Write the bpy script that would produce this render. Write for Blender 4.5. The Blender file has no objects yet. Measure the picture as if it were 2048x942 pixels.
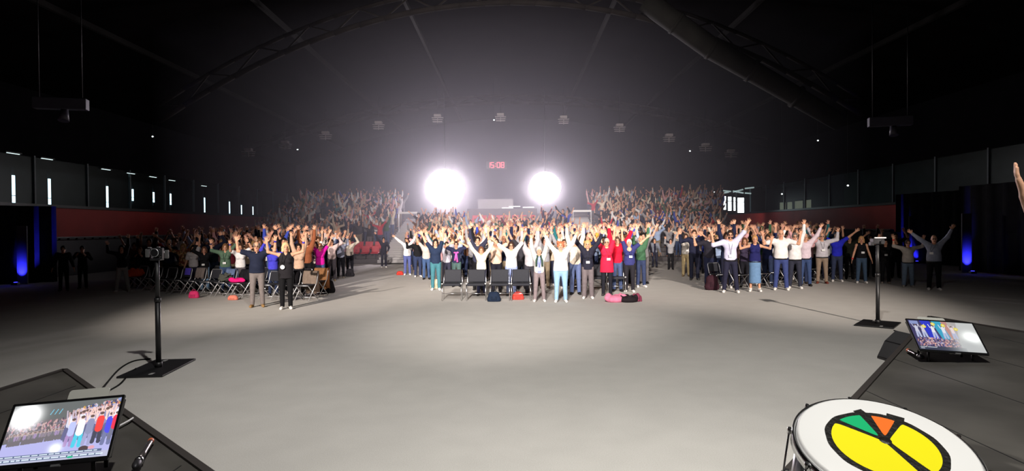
import bpy, bmesh, math, random
import numpy as np
from mathutils import Vector, Matrix, Euler

C = bpy.context.scene.collection
SC = bpy.context.scene
PI = math.pi
R = math.radians

# ------------------------------------------------------------------ camera
F, CX, CY = 1250.0, 1024.0, 471.0
CAM = Vector((0, 0, 2.0))
PITCH = math.atan((471 - 455.7) / F)
ROLL = R(-0.485)
CAMROT = (Matrix.Rotation(PI / 2 - PITCH, 3, 'X') @ Matrix.Rotation(ROLL, 3, 'Z'))
cam = bpy.data.cameras.new('camera')
cam.sensor_width = 36.0
cam.lens = 36.0 * F / 2048.0
cam.clip_start, cam.clip_end = 0.05, 400
camo = bpy.data.objects.new('camera', cam)
C.objects.link(camo)
camo.matrix_world = Matrix.Translation(CAM) @ CAMROT.to_4x4()
SC.camera = camo

def ray(px, py):
    return CAMROT @ Vector(((px - CX) / F, -(py - CY) / F, -1.0))
def on_z(px, py, z=0.0):
    d = ray(px, py); t = (z - CAM.z) / d.z
    return CAM + d * t
def on_y(px, py, y):
    d = ray(px, py); return CAM + d * (y / d.y)
def on_x(px, py, x):
    d = ray(px, py); return CAM + d * (x / d.x)

# ------------------------------------------------------------------ view, world, lights
SC.view_settings.view_transform = 'Standard'
SC.view_settings.look = 'None'
SC.view_settings.gamma = 1.0
SC.view_settings.use_curve_mapping = False
SC.view_settings.exposure = 0.0
w = bpy.data.worlds.new('world'); SC.world = w; w.use_nodes = True
w.node_tree.nodes['Background'].inputs[0].default_value = (0.35, 0.4, 0.5, 1)
w.node_tree.nodes['Background'].inputs[1].default_value = 0.006
SC.cycles.max_bounces = 5
SC.cycles.diffuse_bounces = 3
SC.cycles.glossy_bounces = 2
SC.cycles.transmission_bounces = 4
SC.cycles.transparent_max_bounces = 6
SC.cycles.volume_bounces = 0
SC.cycles.sample_clamp_indirect = 3.0
SC.cycles.use_denoising = True
SC.cycles.use_adaptive_sampling = True
SC.cycles.adaptive_threshold = 0.02

def spot(name, loc, target, power, size, blend, color=(1, 1, 1), radius=0.15):
    l = bpy.data.lights.new(name, 'SPOT')
    l.energy = power; l.spot_size = R(size); l.spot_blend = blend
    l.color = color; l.shadow_soft_size = radius
    o = bpy.data.objects.new(name, l); C.objects.link(o)
    o.location = loc
    d = Vector(target) - Vector(loc)
    o.rotation_euler = d.to_track_quat('-Z', 'Y').to_euler()
    return o
WARM = (1.0, 0.88, 0.79)
spot('stage_spot', (-10, -3, 7.8), (-5.5, 20, 1.3), 33000, 26, 1.0, WARM)
spot('stage_spot', (9, -3, 7.8), (6.9, 21, 1.3), 29000, 29, 1.0, WARM)
spot('stage_spot', (-2, -4, 6.8), (0.6, 20, 1.3), 31000, 32, 1.0, (1.0, 0.92, 0.86))
spot('stage_spot', (0.6, 2.0, 11.0), (0.8, 9.5, 0.0), 4900, 88, 1.0, (1.0, 0.97, 0.93))
spot('stage_spot', (3.5, -3.5, 9.0), (1.7, 2.3, 0.8), 3100, 34, 1.0, (1.0, 0.97, 0.90))
spot('stage_spot', (-1.0, -4, 10.5), (0.0, 43, 3.0), 38000, 40, 0.9, (1.0, 0.88, 0.82))

# ------------------------------------------------------------------ materials
MATS = {}
def mat(name, color, rough=0.7, metal=0.0, noise=0.0, nscale=30.0, bump=0.0, emit=None, estr=0.0, spec=0.5):
    if name in MATS: return MATS[name]
    m = bpy.data.materials.new(name); m.use_nodes = True
    nt = m.node_tree; b = nt.nodes['Principled BSDF']
    b.inputs['Base Color'].default_value = (*color, 1)
    b.inputs['Roughness'].default_value = rough
    b.inputs['Metallic'].default_value = metal
    b.inputs['Specular IOR Level'].default_value = spec
    if emit is not None:
        b.inputs['Emission Color'].default_value = (*emit, 1)
        b.inputs['Emission Strength'].default_value = estr
    if noise > 0 or bump > 0:
        tc = nt.nodes.new('ShaderNodeTexCoord')
        n = nt.nodes.new('ShaderNodeTexNoise'); n.inputs['Scale'].default_value = nscale
        n.inputs['Detail'].default_value = 4
        nt.links.new(tc.outputs['Object'], n.inputs['Vector'])
        if noise > 0:
            r = nt.nodes.new('ShaderNodeValToRGB')
            r.color_ramp.elements[0].position = 0.3; r.color_ramp.elements[1].position = 0.7
            r.color_ramp.elements[0].color = (*[c * (1 - noise) for c in color], 1)
            r.color_ramp.elements[1].color = (*[min(1, c * (1 + noise)) for c in color], 1)
            nt.links.new(n.outputs['Fac'], r.inputs['Fac'])
            nt.links.new(r.outputs['Color'], b.inputs['Base Color'])
        if bump > 0:
            bp = nt.nodes.new('ShaderNodeBump'); bp.inputs['Strength'].default_value = bump
            bp.inputs['Distance'].default_value = 0.02
            nt.links.new(n.outputs['Fac'], bp.inputs['Height'])
            nt.links.new(bp.outputs['Normal'], b.inputs['Normal'])
    MATS[name] = m
    return m
def lin(r, g, b):
    f = lambda c: (c / 255 / 12.92) if c / 255 <= 0.04045 else ((c / 255 + 0.055) / 1.055) ** 2.4
    return (f(r), f(g), f(b))
def cloth(rgb):
    key = 'cloth_%d_%d_%d' % tuple(rgb)
    return mat(key, lin(*rgb), rough=0.85, noise=0.10, nscale=14, bump=0.15, spec=0.2)
SKINS = [mat('skin_%d' % i, lin(*c), rough=0.55, spec=0.3) for i, c in enumerate([(214, 160, 130), (224, 172, 142), (198, 146, 116), (206, 150, 128), (150, 104, 80)])]
EYEM = mat('eye_dark', (0.03, 0.02, 0.018), rough=0.4)
LIPM = mat('lips', lin(150, 70, 68), rough=0.5)
BLACK = mat('black_metal', (0.012, 0.012, 0.013), rough=0.45)
BLACKP = mat('black_plastic', (0.016, 0.016, 0.018), rough=0.35)
CHROME = mat('chrome', (0.75, 0.75, 0.76), rough=0.22, metal=1.0)
SILVER = mat('silver_tube', (0.62, 0.63, 0.65), rough=0.38, metal=0.85)
SEATF = mat('black_seat_fabric', (0.012, 0.013, 0.02), rough=0.75, noise=0.2, nscale=60, bump=0.1)
WHITEP = mat('white_card', (0.85, 0.85, 0.85), rough=0.5)
REDSEAT = mat('red_seat_plastic', lin(196, 30, 52), rough=0.45)
GLASSES = mat('glasses_frame', (0.01, 0.01, 0.012), rough=0.3)

# ------------------------------------------------------------------ object helpers
def tag(o, label=None, cat=None, group=None, kind=None):
    if label: o['label'] = label
    if cat: o['category'] = cat
    if group: o['group'] = group
    if kind: o['kind'] = kind
    return o
def empty(name, loc=(0, 0, 0), rz=0.0):
    o = bpy.data.objects.new(name, None); C.objects.link(o)
    o.location = loc; o.rotation_euler = (0, 0, rz); o.empty_display_size = 0.1
    return o
def link(name, me, m=None, parent=None):
    o = bpy.data.objects.new(name, me); C.objects.link(o)
    if m is not None:
        for mm in (m if isinstance(m, (list, tuple)) else [m]):
            me.materials.append(mm)
    if parent is not None: o.parent = parent
    return o
class MB:
    def __init__(s): s.bm = bmesh.new()
    def box(s, c, size, rot=None, bevel=0.0, mi=0):
        M = Matrix.Translation(c)
        if rot is not None: M = M @ (rot if isinstance(rot, Matrix) else Euler(rot).to_matrix()).to_4x4()
        M = M @ Matrix.Diagonal((*size, 1))
        r = bmesh.ops.create_cube(s.bm, size=1, matrix=M)
        fs = {f for v in r['verts'] for f in v.link_faces}
        for f in fs: f.material_index = mi
        if bevel > 0:
            es = list({e for v in r['verts'] for e in v.link_edges})
            rb = bmesh.ops.bevel(s.bm, geom=es, offset=bevel, segments=2, affect='EDGES', profile=0.5)
            for f in rb['faces']: f.material_index = mi
        return s
    def cyl(s, a, b, r1, r2=None, n=12, mi=0, caps=True):
        a, b = Vector(a), Vector(b); d = b - a
        M = Matrix.Translation((a + b) / 2) @ d.to_track_quat('Z', 'Y').to_matrix().to_4x4()
        r = bmesh.ops.create_cone(s.bm, cap_ends=caps, segments=n, radius1=r1, radius2=r1 if r2 is None else r2, depth=d.length, matrix=M)
        for f in {f for v in r['verts'] for f in v.link_faces}:
            f.material_index = mi
            f.smooth = len(f.verts) == 4
        return s
    def ell(s, c, rad, rot=None, seg=16, mi=0):
        M = Matrix.Translation(c)
        if rot is not None: M = M @ Euler(rot).to_matrix().to_4x4()
        M = M @ Matrix.Diagonal((*rad, 1))
        r = bmesh.ops.create_uvsphere(s.bm, u_segments=seg, v_segments=seg // 2 + 2, radius=1, matrix=M)
        for f in {f for v in r['verts'] for f in v.link_faces}: f.smooth = True; f.material_index = mi
        return s
    def tube(s, pts, r, n=8, mi=0, closed=False):
        pts = [Vector(p) for p in pts]; N = len(pts); rings = []
        up = None
        for i, p in enumerate(pts):
            if closed: d = pts[(i + 1) % N] - pts[i - 1]
            else: d = pts[min(i + 1, N - 1)] - pts[max(i - 1, 0)]
            d.normalize()
            if up is None:
                up = Vector((0, 0, 1)) if abs(d.z) < 0.9 else Vector((1, 0, 0))
            u = (up - d * up.dot(d)); u.normalize(); v = d.cross(u); up = u
            rr = r[i] if isinstance(r, (list, tuple)) else r
            rings.append([s.bm.verts.new(p + (u * math.cos(2 * PI * k / n) + v * math.sin(2 * PI * k / n)) * rr) for k in range(n)])
        M = N if closed else N - 1
        for i in range(M):
            A, B = rings[i], rings[(i + 1) % N]
            for k in range(n):
                f = s.bm.faces.new((A[k], A[(k + 1) % n], B[(k + 1) % n], B[k])); f.smooth = True; f.material_index = mi
        if not closed:
            for rg in (rings[0][::-1], rings[-1]):
                f = s.bm.faces.new(rg); f.material_index = mi
        return s
    def lathe(s, prof, n=24, M=None, mi=0, caps=True):
        rings = []
        for (r, z) in prof:
            ring = []
            for k in range(n):
                v = Vector((r * math.cos(2 * PI * k / n), r * math.sin(2 * PI * k / n), z))
                ring.append(s.bm.verts.new(M @ v if M is not None else v))
            rings.append(ring)
        for A, B in zip(rings, rings[1:]):
            for k in range(n):
                f = s.bm.faces.new((A[k], A[(k + 1) % n], B[(k + 1) % n], B[k])); f.smooth = True; f.material_index = mi
        for rg, rv in ((rings[0], True), (rings[-1], False)) if caps else ():
            f = s.bm.faces.new(rg[::-1] if rv else rg); f.material_index = mi
        return s
    def prism(s, poly, z0, z1, M=None, mi=0):
        T = (lambda v: M @ v) if M is not None else (lambda v: v)
        a = [s.bm.verts.new(T(Vector((x, y, z0)))) for x, y in poly]
        b = [s.bm.verts.new(T(Vector((x, y, z1)))) for x, y in poly]
        n = len(poly)
        fs = [s.bm.faces.new(a[::-1]), s.bm.faces.new(b)]
        for k in range(n): fs.append(s.bm.faces.new((a[k], a[(k + 1) % n], b[(k + 1) % n], b[k])))
        for f in fs: f.material_index = mi
        return s
    def quad(s, pts, mi=0):
        f = s.bm.faces.new([s.bm.verts.new(Vector(p)) for p in pts]); f.material_index = mi
        return s
    def build(s, name, m, parent=None):
        me = bpy.data.meshes.new(name)
        bmesh.ops.recalc_face_normals(s.bm, faces=s.bm.faces[:])
        s.bm.to_mesh(me); s.bm.free()
        return link(name, me, m, parent)

def copy_tree(o, parent=None):
    c = o.copy(); C.objects.link(c)
    if parent is not None: c.parent = parent
    for ch in list(o.children): copy_tree(ch, c)
    return c

# ================================================================== SETTING
floor_m = mat('grey_carpet', lin(199, 196, 190), rough=0.95, noise=0.035, nscale=2.2, bump=0.0, spec=0.1)
def carpet():
    nt = floor_m.node_tree
    b = nt.nodes['Principled BSDF']
    tc = nt.nodes.new('ShaderNodeTexCoord')
    n2 = nt.nodes.new('ShaderNodeTexNoise'); n2.inputs['Scale'].default_value = 90; n2.inputs['Detail'].default_value = 2
    nt.links.new(tc.outputs['Object'], n2.inputs['Vector'])
    mx = nt.nodes.new('ShaderNodeMixRGB'); mx.blend_type = 'OVERLAY'; mx.inputs[0].default_value = 0.22
    src = b.inputs['Base Color'].links[0].from_socket
    nt.links.new(src, mx.inputs[1]); nt.links.new(n2.outputs['Fac'], mx.inputs[2])
    nt.links.new(mx.outputs[0], b.inputs['Base Color'])
carpet()
W = 22.0
def structure(name, mb, m, label=None):
    o = mb.build(name, m); o['kind'] = 'structure'
    if label: o['label'] = label
    return o
structure('floor', MB().box((0, 27, -0.1), (60, 80, 0.2)), floor_m)
dark = mat('dark_wall_paint', (0.012, 0.012, 0.014), rough=1.0, noise=0.15, nscale=0.6, spec=0.0)
roofm = mat('dark_roof_deck', (0.006, 0.0055, 0.0056), rough=1.0, noise=0.25, nscale=0.5, spec=0.0)
redw = mat('dark_red_panel', lin(205, 62, 56), rough=0.6, noise=0.12, nscale=0.7)
WALLY0, WALLY1 = -8.0, 64.0
LED = 3.16
# lower red walls with dark parapet cap, glazed gallery above
for side, s in (('left', -1), ('right', 1)):
    structure('wall_' + side, MB().box((s * (W + 0.15), 28, LED / 2), (0.3, 72, LED)), redw)
    structure('trim_' + ('1' if s < 0 else '2'), MB().box((s * (W + 0.1), 28, LED + 0.06), (0.5, 72, 0.14)), BLACK)
    structure('trim_' + ('3' if s < 0 else '4'), MB().box((s * (W + 0.1), 28, 5.55), (0.3, 72, 0.22)), dark)
    structure('wall_' + ('upper_left' if s < 0 else 'upper_right'), MB().box((s * (W + 0.15), 28, 7.6), (0.3, 72, 3.9)), dark)
# outer walls behind the gallery glazing
SLIT = mat('daylight', (0.9, 0.95, 1.0), rough=0.5, emit=(0.62, 0.86, 1.0), estr=3.0)
galm = mat('gallery_wall', (0.045, 0.055, 0.06), rough=0.7, noise=0.2, nscale=1.2)
slits = [(25, 350, 409), (97, 357, 413), (213, 372, 418), (264, 378, 402), (306, 384, 405), (340, 387, 410), (408, 395, 432), (458, 403, 436), (482, 410, 437), (505, 413, 437)]
XO = -25.5
mbw = MB()
ys = sorted(on_x(p[0], p[1], XO).y for p in slits)
# solid piers between the slit windows
edges = [WALLY0] + [v for y in ys for v in (y - 0.11, y + 0.11)] + [WALLY1 + 6]
for a, b in zip(edges[::2], edges[1::2]):
    mbw.box((XO - 0.1, (a + b) / 2, 4.1), (0.2, b - a, 4.2))
mbw.box((XO - 0.1, 28, 2.3), (0.2, 76, 0.9))
mbw.box((XO - 0.1, 28, 5.9), (0.2, 76, 1.1))
structure('wall_outer_left', mbw, galm)
structure('floor_gallery_left', MB().box((-24, 30, LED - 0.1), (3.6, 76, 0.2)), dark)
structure('ceiling_gallery_left', MB().box((-24, 30, 6.2), (3.6, 76, 0.2)), dark)
for i, (px, y0, y1) in enumerate(slits):
    a, b = on_x(px, y0, XO), on_x(px, y1, XO)
    zt, zb = a.z, b.z
    f = structure('window_%d' % (i + 1), MB().box((XO + 0.02, a.y, (zt + zb) / 2), (0.03, 0.24, zt - zb)), SLIT)
    fr = MB()
    for q in (-0.13, 0.13): fr.box((XO + 0.02, a.y + q, (zt + zb) / 2), (0.05, 0.03, zt - zb))
    for q in (zt, zb, (zt * 0.3 + zb * 0.7)): fr.box((XO + 0.03, a.y, q), (0.04, 0.36, 0.03))
    fr.build('window_frame', BLACK, f)
# right gallery: big daylight window at the far end, slatted blinds along it
structure('wall_outer_right', MB().box((25.6, 20, 4.2), (0.2, 56, 4.2)).box((25.6, 62, 2.6), (0.2, 16, 1.0)).box((25.6, 62, 6.0), (0.2, 16, 0.8)), galm)
structure('floor_gallery_right', MB().box((24, 30, LED - 0.1), (3.6, 80, 0.2)), dark)
structure('ceiling_gallery_right', MB().box((24, 30, 6.2), (3.6, 80, 0.2)), dark)
def glass_mat():
    m = bpy.data.materials.new('gallery_glass'); m.use_nodes = True
    nt = m.node_tree; nt.nodes.clear()
    o = nt.nodes.new('ShaderNodeOutputMaterial'); mx = nt.nodes.new('ShaderNodeMixShader')
    t = nt.nodes.new('ShaderNodeBsdfTransparent'); g = nt.nodes.new('ShaderNodeBsdfGlossy')
    g.inputs['Roughness'].default_value = 0.35
    t.inputs[0].default_value = (0.9, 0.95, 0.95, 1)
    mx.inputs[0].default_value = 0.012
    nt.links.new(t.outputs[0], mx.inputs[1]); nt.links.new(g.outputs[0], mx.inputs[2]); nt.links.new(mx.outputs[0], o.inputs[0])
    return m
GLASS = glass_mat()
mull = mat('grey_mullion', (0.16, 0.20, 0.22), rough=0.5)
for s, nm in ((-1, 'left'), (1, 'right')):
    g = MB().box((s * W, 28, (LED + 5.5) / 2 + 0.05), (0.02, 72, 5.5 - LED - 0.1))
    o = structure('window_%d' % (11 if s < 0 else 12), g, GLASS)
    y = 18.0
    while y < 63:
        MB().box((s * (W - 0.03), y, (LED + 5.5) / 2 + 0.05), (0.10, 0.09, 5.5 - LED - 0.1)).build('mullion', mull, o)
        y += 3.6
structure('wall_back', MB().box((0, WALLY1, 7), (52, 0.3, 14.5)), dark)
structure('wall_front', MB().box((0, WALLY0 - 0.2, 7), (52, 0.3, 14.5)), dark)
# barrel roof
RAP, RDROP = 13.4, 4.6
def roofz(x): return RAP - RDROP * (x / 22.0) ** 2
xs = [-22.6 + 45.2 * i / 24 for i in range(25)]
mb = MB()
for a, b in zip(xs, xs[1:]):
    mb.quad([(a, WALLY0, roofz(a)), (b, WALLY0, roofz(b)), (b, WALLY1, roofz(b)), (a, WALLY1, roofz(a))])
bmesh.ops.remove_doubles(mb.bm, verts=mb.bm.verts[:], dist=1e-4)
r = bmesh.ops.solidify(mb.bm, geom=mb.bm.faces[:], thickness=0.25)
structure('ceiling', mb, roofm)
# arched girders with lattice webs
girdm = mat('grey_girder', (0.022, 0.019, 0.017), rough=0.9, noise=0.2, nscale=1.0, spec=0.1)
def girder(y, z_ap, drop, half, label, depth=0.9, cxo=0.0):
    t = empty('roof_girder', (0, y, 0)); tag(t, label, 'roof girder')
    def zz(x): return z_ap - drop * ((x - cxo) / half) ** 2
    xs = [cxo - half + 2 * half * i / 28 for i in range(29)]
    for nm, dz in (('bottom_chord', 0.0), ('top_chord', depth)):
        m = MB()
        for a, b in zip(xs, xs[1:]):
            p, q = Vector((a, 0, zz(a) + dz)), Vector((b, 0, zz(b) + dz))
            m.cyl(p, q, 0.14 if dz == 0 else 0.10, n=6)
        m.build(nm, girdm, t)
    m = MB()
    for i, (a, b) in enumerate(zip(xs, xs[1:])):
        p = Vector((a, 0, zz(a) + (0 if i % 2 else depth))); q = Vector((b, 0, zz(b) + (depth if i % 2 else 0)))
        m.cyl(p, q, 0.045, n=5)
    m.build('web', girdm, t)
    return t
girder(29.4, 12.55, 5.4, 16.5, 'long arched roof girder crossing nearest the stage, spanning the top of the hall', 0.75)
girder(50.0, 12.0, 3.6, 20.5, 'arched roof girder above the row of louvred lamps at the far end', 0.55)
duct = MB()
pts = [on_y(x, y, 29.0) for x, y in ((1290, 2), (1350, 45), (1420, 95), (1500, 140), (1590, 192), (1680, 245))]
duct.tube(pts, [0.5, 0.5, 0.5, 0.48, 0.45, 0.4], n=14)
for p, q in zip(pts[1:-1], pts[2:]):
    duct.cyl(p, p + (q - p).normalized() * 0.15, 0.54, n=14)
tag(duct.build('air_duct', mat('grey_duct', (0.03, 0.03, 0.026), rough=0.85, noise=0.2, nscale=1.5, spec=0.15)), 'fat round grey air duct sloping down along the near roof girder', 'duct')
purl = mat('dark_purlin', (0.012, 0.011, 0.010), rough=0.9, spec=0.1)
k = 0
for x in (-17, -11, -5, 5, 11, 17):
    k += 1
    structure('trim_%d' % (20 + k), MB().box((x, 30, roofz(x) - 0.3), (0.16, 66, 0.32)), purl)

# stage : V-shaped front edge with the notch at the camera
stage_m = mat('black_stage_board', (0.075, 0.070, 0.062), rough=0.6, noise=0.35, nscale=1.3, bump=0.05)
edge_m = mat('stage_edge_trim', (0.045, 0.038, 0.034), rough=0.6)
SZ = 0.6
APEX = (0.12, 1.76)
LC, RC = (-4.57, 6.35), (6.35, 9.5)
poly = [APEX, RC, (6.62, 8.1), (6.75, -6.5), (-4.75, -6.5), LC]
stage = structure('stage', MB().prism(poly, 0.02, SZ - 0.012), stage_m)
m = MB()
for a, b in ((APEX, RC), (LC, APEX), (RC, (6.62, 8.1)), ((-4.75, -6.5), LC), ((6.62, 8.1), (6.75, -6.5))):
    a, b = Vector((*a, 0)), Vector((*b, 0)); d = b - a
    ang = math.atan2(d.y, d.x)
    n = Vector((-d.y, d.x, 0)).normalized()
    c = (a + b) / 2 + Vector((0, 0, SZ - 0.02))
    m.box(c, (d.length, 0.05, 0.05), (0, 0, ang))
m.build('stage_edge', edge_m, stage)
# seams between the deck panels
m = MB()
for k in range(-5, 8):
    x = k * 1.0
    lo = -6.0
    hi = (1.76 + (x - 0.12) / 0.79) if x > 0.12 else (1.76 - (x - 0.12) * 0.98)
    hi = min(hi, 7.9) - 0.1
    if -4.6 < x < 6.6: m.box((x, (lo + hi) / 2, SZ - 0.0115), (0.008, hi - lo, 0.004))
m.build('deck_seam', mat('seam', (0.02, 0.02, 0.02)), stage)
# grandstand with stepped rows
TY0, TD, TR, NT = 36.0, 0.92, 0.235, 13
def tier_z(i): return 0.25 + TR * i
gs = empty('grandstand', (0, TY0, 0)); tag(gs, 'stepped grandstand across the back of the hall behind the floor seating', 'grandstand')
stepm = mat('grandstand_step', (0.10, 0.09, 0.095), rough=0.7, noise=0.15, nscale=2)
for i in range(NT):
    z = tier_z(i)
    MB().box((-0.75, TD * (i + 0.5), z - 0.09), (31.9, TD, 0.18)).build('tread', stepm, gs)
    MB().box((-0.75, TD * i + 0.03, (z - 0.18) / 2 + 0.0), (31.9, 0.05, max(0.05, z - 0.2))).build('riser', stepm, gs)
for xs_, up_ in ((-16.8, 0.9), (15.3, 0.25)):
    pl = [(0, 0.0), (NT * TD, 0.0), (NT * TD, tier_z(NT - 1) + up_), (NT * TD - 1, tier_z(NT - 1) + up_), (0, 0.1 + up_)]
    m = MB(); m.prism(pl, -0.06, 0.06, Matrix.Translation((xs_, 0, 0)) @ Matrix.Rotation(PI / 2, 4, 'Z') @ Matrix.Rotation(PI / 2, 4, 'X'))
    m.build('side_panel', mat('grandstand_red', lin(120, 28, 30), rough=0.6), gs)
# two stairways
stm = mat('pale_stair', (0.42, 0.41, 0.42), rough=0.6)
for cx_, lab in ((-6.9, 'pale metal stairway climbing the grandstand beside the larger lamp'), (4.75, 'pale metal stairway climbing the grandstand beside the smaller lamp')):
    t = empty('stairway', (cx_, TY0, 0)); tag(t, lab, 'stairs')
    for i in range(NT * 2 - 4):
        MB().box((0, TD * i / 2 - 0.35, 0.25 + TR * (i - 1) / 2 + 0.02), (1.5, TD / 2 + 0.03, TR / 2 + 0.06), bevel=0.01).build('step', stm, t)
    ry, rz_ = (5.5, 3.06) if cx_ < 0 else (6.2, 3.10)
    gr = MB().box((0, ry, rz_), (1.25, 0.05, 0.13), bevel=0.01)
    for q in (-0.6, 0.6): gr.cyl((q, ry, 1.6), (q, ry, rz_), 0.025)
    gr.build('guard_rail', mat('white_rail', (0.85, 0.85, 0.85), rough=0.4), t)
# folded bleachers along both side walls
blm = mat('bleacher_front', (0.035, 0.033, 0.036), rough=0.7, noise=0.2, nscale=1)
blt = mat('bleacher_seat', (0.11, 0.10, 0.10), rough=0.5)
for s, y0, y1, lab in ((-1, 20.0, 40.0, 'folded dark bleacher under the red wall on the side of the narrow slit windows'), (1, 33.2, 41.0, 'folded dark bleacher under the red wall by the blue-lit drapes')):
    t = empty('folded_bleacher', (s * 20.9, (y0 + y1) / 2, 0)); tag(t, lab, 'bleacher')
    L = y1 - y0
    MB().box((0, 0, 0.8), (1.6, L, 1.6)).build('front_panel', blm, t)
    MB().box((-s * 0.75, 0, 1.74), (0.12, L, 0.05)).build('rail', blt, t)
    n = int(L / 0.55)
    for i in range(n):
        MB().box((-s * 0.68, -L / 2 + 0.3 + i * 0.55, 1.68), (0.30, 0.44, 0.12), bevel=0.04).build('seat_back', blm, t)

# black drapes with blue uplights
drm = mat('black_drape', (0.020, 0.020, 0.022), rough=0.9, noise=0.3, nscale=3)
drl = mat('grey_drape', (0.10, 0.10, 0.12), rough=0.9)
def drape(x0, y0, x1, y1, z1, label, m, n=40, amp=0.10):
    mb = MB(); a = Vector((x0, y0, 0)); b = Vector((x1, y1, 0)); d = (b - a); nn = Vector((-d.y, d.x, 0)).normalized()
    rows = []
    for z in (0.03, z1):
        rows.append([mb.bm.verts.new(a + d * (k / n) + nn * amp * math.sin(k * 1.9) + Vector((0, 0, z))) for k in range(n + 1)])
    for k in range(n):
        f = mb.bm.faces.new((rows[0][k], rows[0][k + 1], rows[1][k + 1], rows[1][k])); f.smooth = True
    bmesh.ops.solidify(mb.bm, geom=mb.bm.faces[:], thickness=0.03)
    o = mb.build('drape', m); tag(o, label, 'drape')
    return o
BLUE = (0.03, 0.03, 1.0)
pl = on_z(33, 571); pr = on_z(1944, 548); pr2 = on_z(1833, 527)
drape(pl.x - 4.5, pl.y - 4.0, pl.x + 0.6, pl.y + 1.3, 3.0, 'tall black drape by the wall with slit windows, blue light at its edge', drm)
drape(pr.x + 1.6, pr.y - 13.0, pr.x + 0.7, pr.y + 1.6, 3.6, 'tall black drape beyond the performers screen, blue light at its foot', drm, n=60)
drape(21.8, 25.8, pr2.x - 0.15, pr2.y + 1.4, 3.6, 'tall black drape behind the bald bearded man in blue-grey, blue light at its edge', drm)
def uplight(p, label, power, hgt, mx):
    # narrow grey pleat catching the light, with the LED fixture at its foot
    t = empty('uplight', (p.x, p.y, 0)); tag(t, label, 'uplight', 'blue uplights at the foot of the drapes')
    MB().box((0, -0.05, 0.07), (0.24, 0.16, 0.10), bevel=0.02).build('housing', BLACK, t)
    MB().cyl((0, -0.04, 0.121), (0, -0.04, 0.13), 0.06).build('lens', mat('blue_lens', (0.02, 0.02, 0.5), emit=BLUE, estr=6), t)
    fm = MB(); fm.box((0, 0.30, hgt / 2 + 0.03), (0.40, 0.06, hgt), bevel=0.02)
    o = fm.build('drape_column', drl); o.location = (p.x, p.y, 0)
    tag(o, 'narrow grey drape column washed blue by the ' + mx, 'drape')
    spot('uplight_beam', (p.x, p.y - 0.10, 0.16), (p.x, p.y + 0.27, 0.62), power, 52, 1.0, BLUE, 0.03)
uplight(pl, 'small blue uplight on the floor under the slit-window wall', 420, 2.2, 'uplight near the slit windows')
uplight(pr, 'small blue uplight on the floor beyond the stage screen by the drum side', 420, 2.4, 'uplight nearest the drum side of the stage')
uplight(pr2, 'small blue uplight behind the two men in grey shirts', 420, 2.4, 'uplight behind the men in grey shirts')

# daylight window at the far right corner, lit blinds along the right gallery
day = mat('bright_daylight', (1, 1, 1), emit=(0.80, 0.95, 1.0), estr=6.0)
XR = 25.5
def rpt(px, py, x=XR): return on_x(px, py, x)
wa, wb = rpt(1449, 388), rpt(1449, 428)
panes = [(1432, 1442, 395, 420, 0.35), (1446, 1453, 392, 420, 1), (1455, 1464, 393, 422, 1), (1466, 1472, 394, 422, 1), (1474, 1489, 395, 426, 1), (1492, 1494, 396, 425, 1)]
t = None
for i, (x0, x1, y0, y1, st) in enumerate(panes):
    a = on_y(x0, y0, 54.0); b = on_y(x1, y1, 54.0)
    mm = day if st == 1 else mat('blue_daylight', (0.5, 0.8, 1), emit=(0.25, 0.6, 0.8), estr=0.9)
    o = structure('window_%d' % (20 + i), MB().box(((a.x + b.x) / 2, 54.1, (a.z + b.z) / 2), (b.x - a.x, 0.03, a.z - b.z)), mm)
    fr = MB()
    for xx in (a.x, b.x): fr.box((xx, 54.0, (a.z + b.z) / 2), (0.06, 0.10, a.z - b.z))
    for zz in (a.z, b.z, b.z + (a.z - b.z) * 0.68): fr.box(((a.x + b.x) / 2, 54.0, zz), (b.x - a.x, 0.10, 0.06))
    fr.build('window_frame', dark, o)
# beams above the daylight window, the daylight on them put in as glow
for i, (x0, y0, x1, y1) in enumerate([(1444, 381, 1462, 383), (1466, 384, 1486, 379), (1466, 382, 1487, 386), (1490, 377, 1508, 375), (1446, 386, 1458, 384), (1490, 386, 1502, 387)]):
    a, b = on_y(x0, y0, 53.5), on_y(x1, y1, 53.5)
    structure('window_%d' % (40 + i), MB().cyl(a, b, 0.06, n=6), mat('lit_beam_glow', (0.7, 0.75, 0.75), rough=0.3, emit=(0.5, 0.65, 0.65), estr=0.5))
bl = mat('backlit_slat_blind', (0.5, 0.47, 0.36), rough=0.8, emit=(0.55, 0.55, 0.40), estr=0.16)  # backlight through the slats put in as a faint glow
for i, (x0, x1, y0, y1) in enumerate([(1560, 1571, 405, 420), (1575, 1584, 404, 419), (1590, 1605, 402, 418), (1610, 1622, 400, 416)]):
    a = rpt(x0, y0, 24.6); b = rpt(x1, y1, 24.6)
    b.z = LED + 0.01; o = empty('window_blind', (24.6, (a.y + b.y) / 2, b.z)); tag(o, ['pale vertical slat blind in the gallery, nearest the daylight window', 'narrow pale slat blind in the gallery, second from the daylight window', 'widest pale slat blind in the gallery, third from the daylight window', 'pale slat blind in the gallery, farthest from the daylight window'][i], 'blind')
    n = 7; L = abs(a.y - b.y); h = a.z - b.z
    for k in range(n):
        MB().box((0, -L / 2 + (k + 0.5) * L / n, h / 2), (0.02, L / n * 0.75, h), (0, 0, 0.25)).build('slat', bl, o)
    MB().box((0, 0, h), (0.05, L, 0.05)).build('head_rail', BLACK, o)

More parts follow.
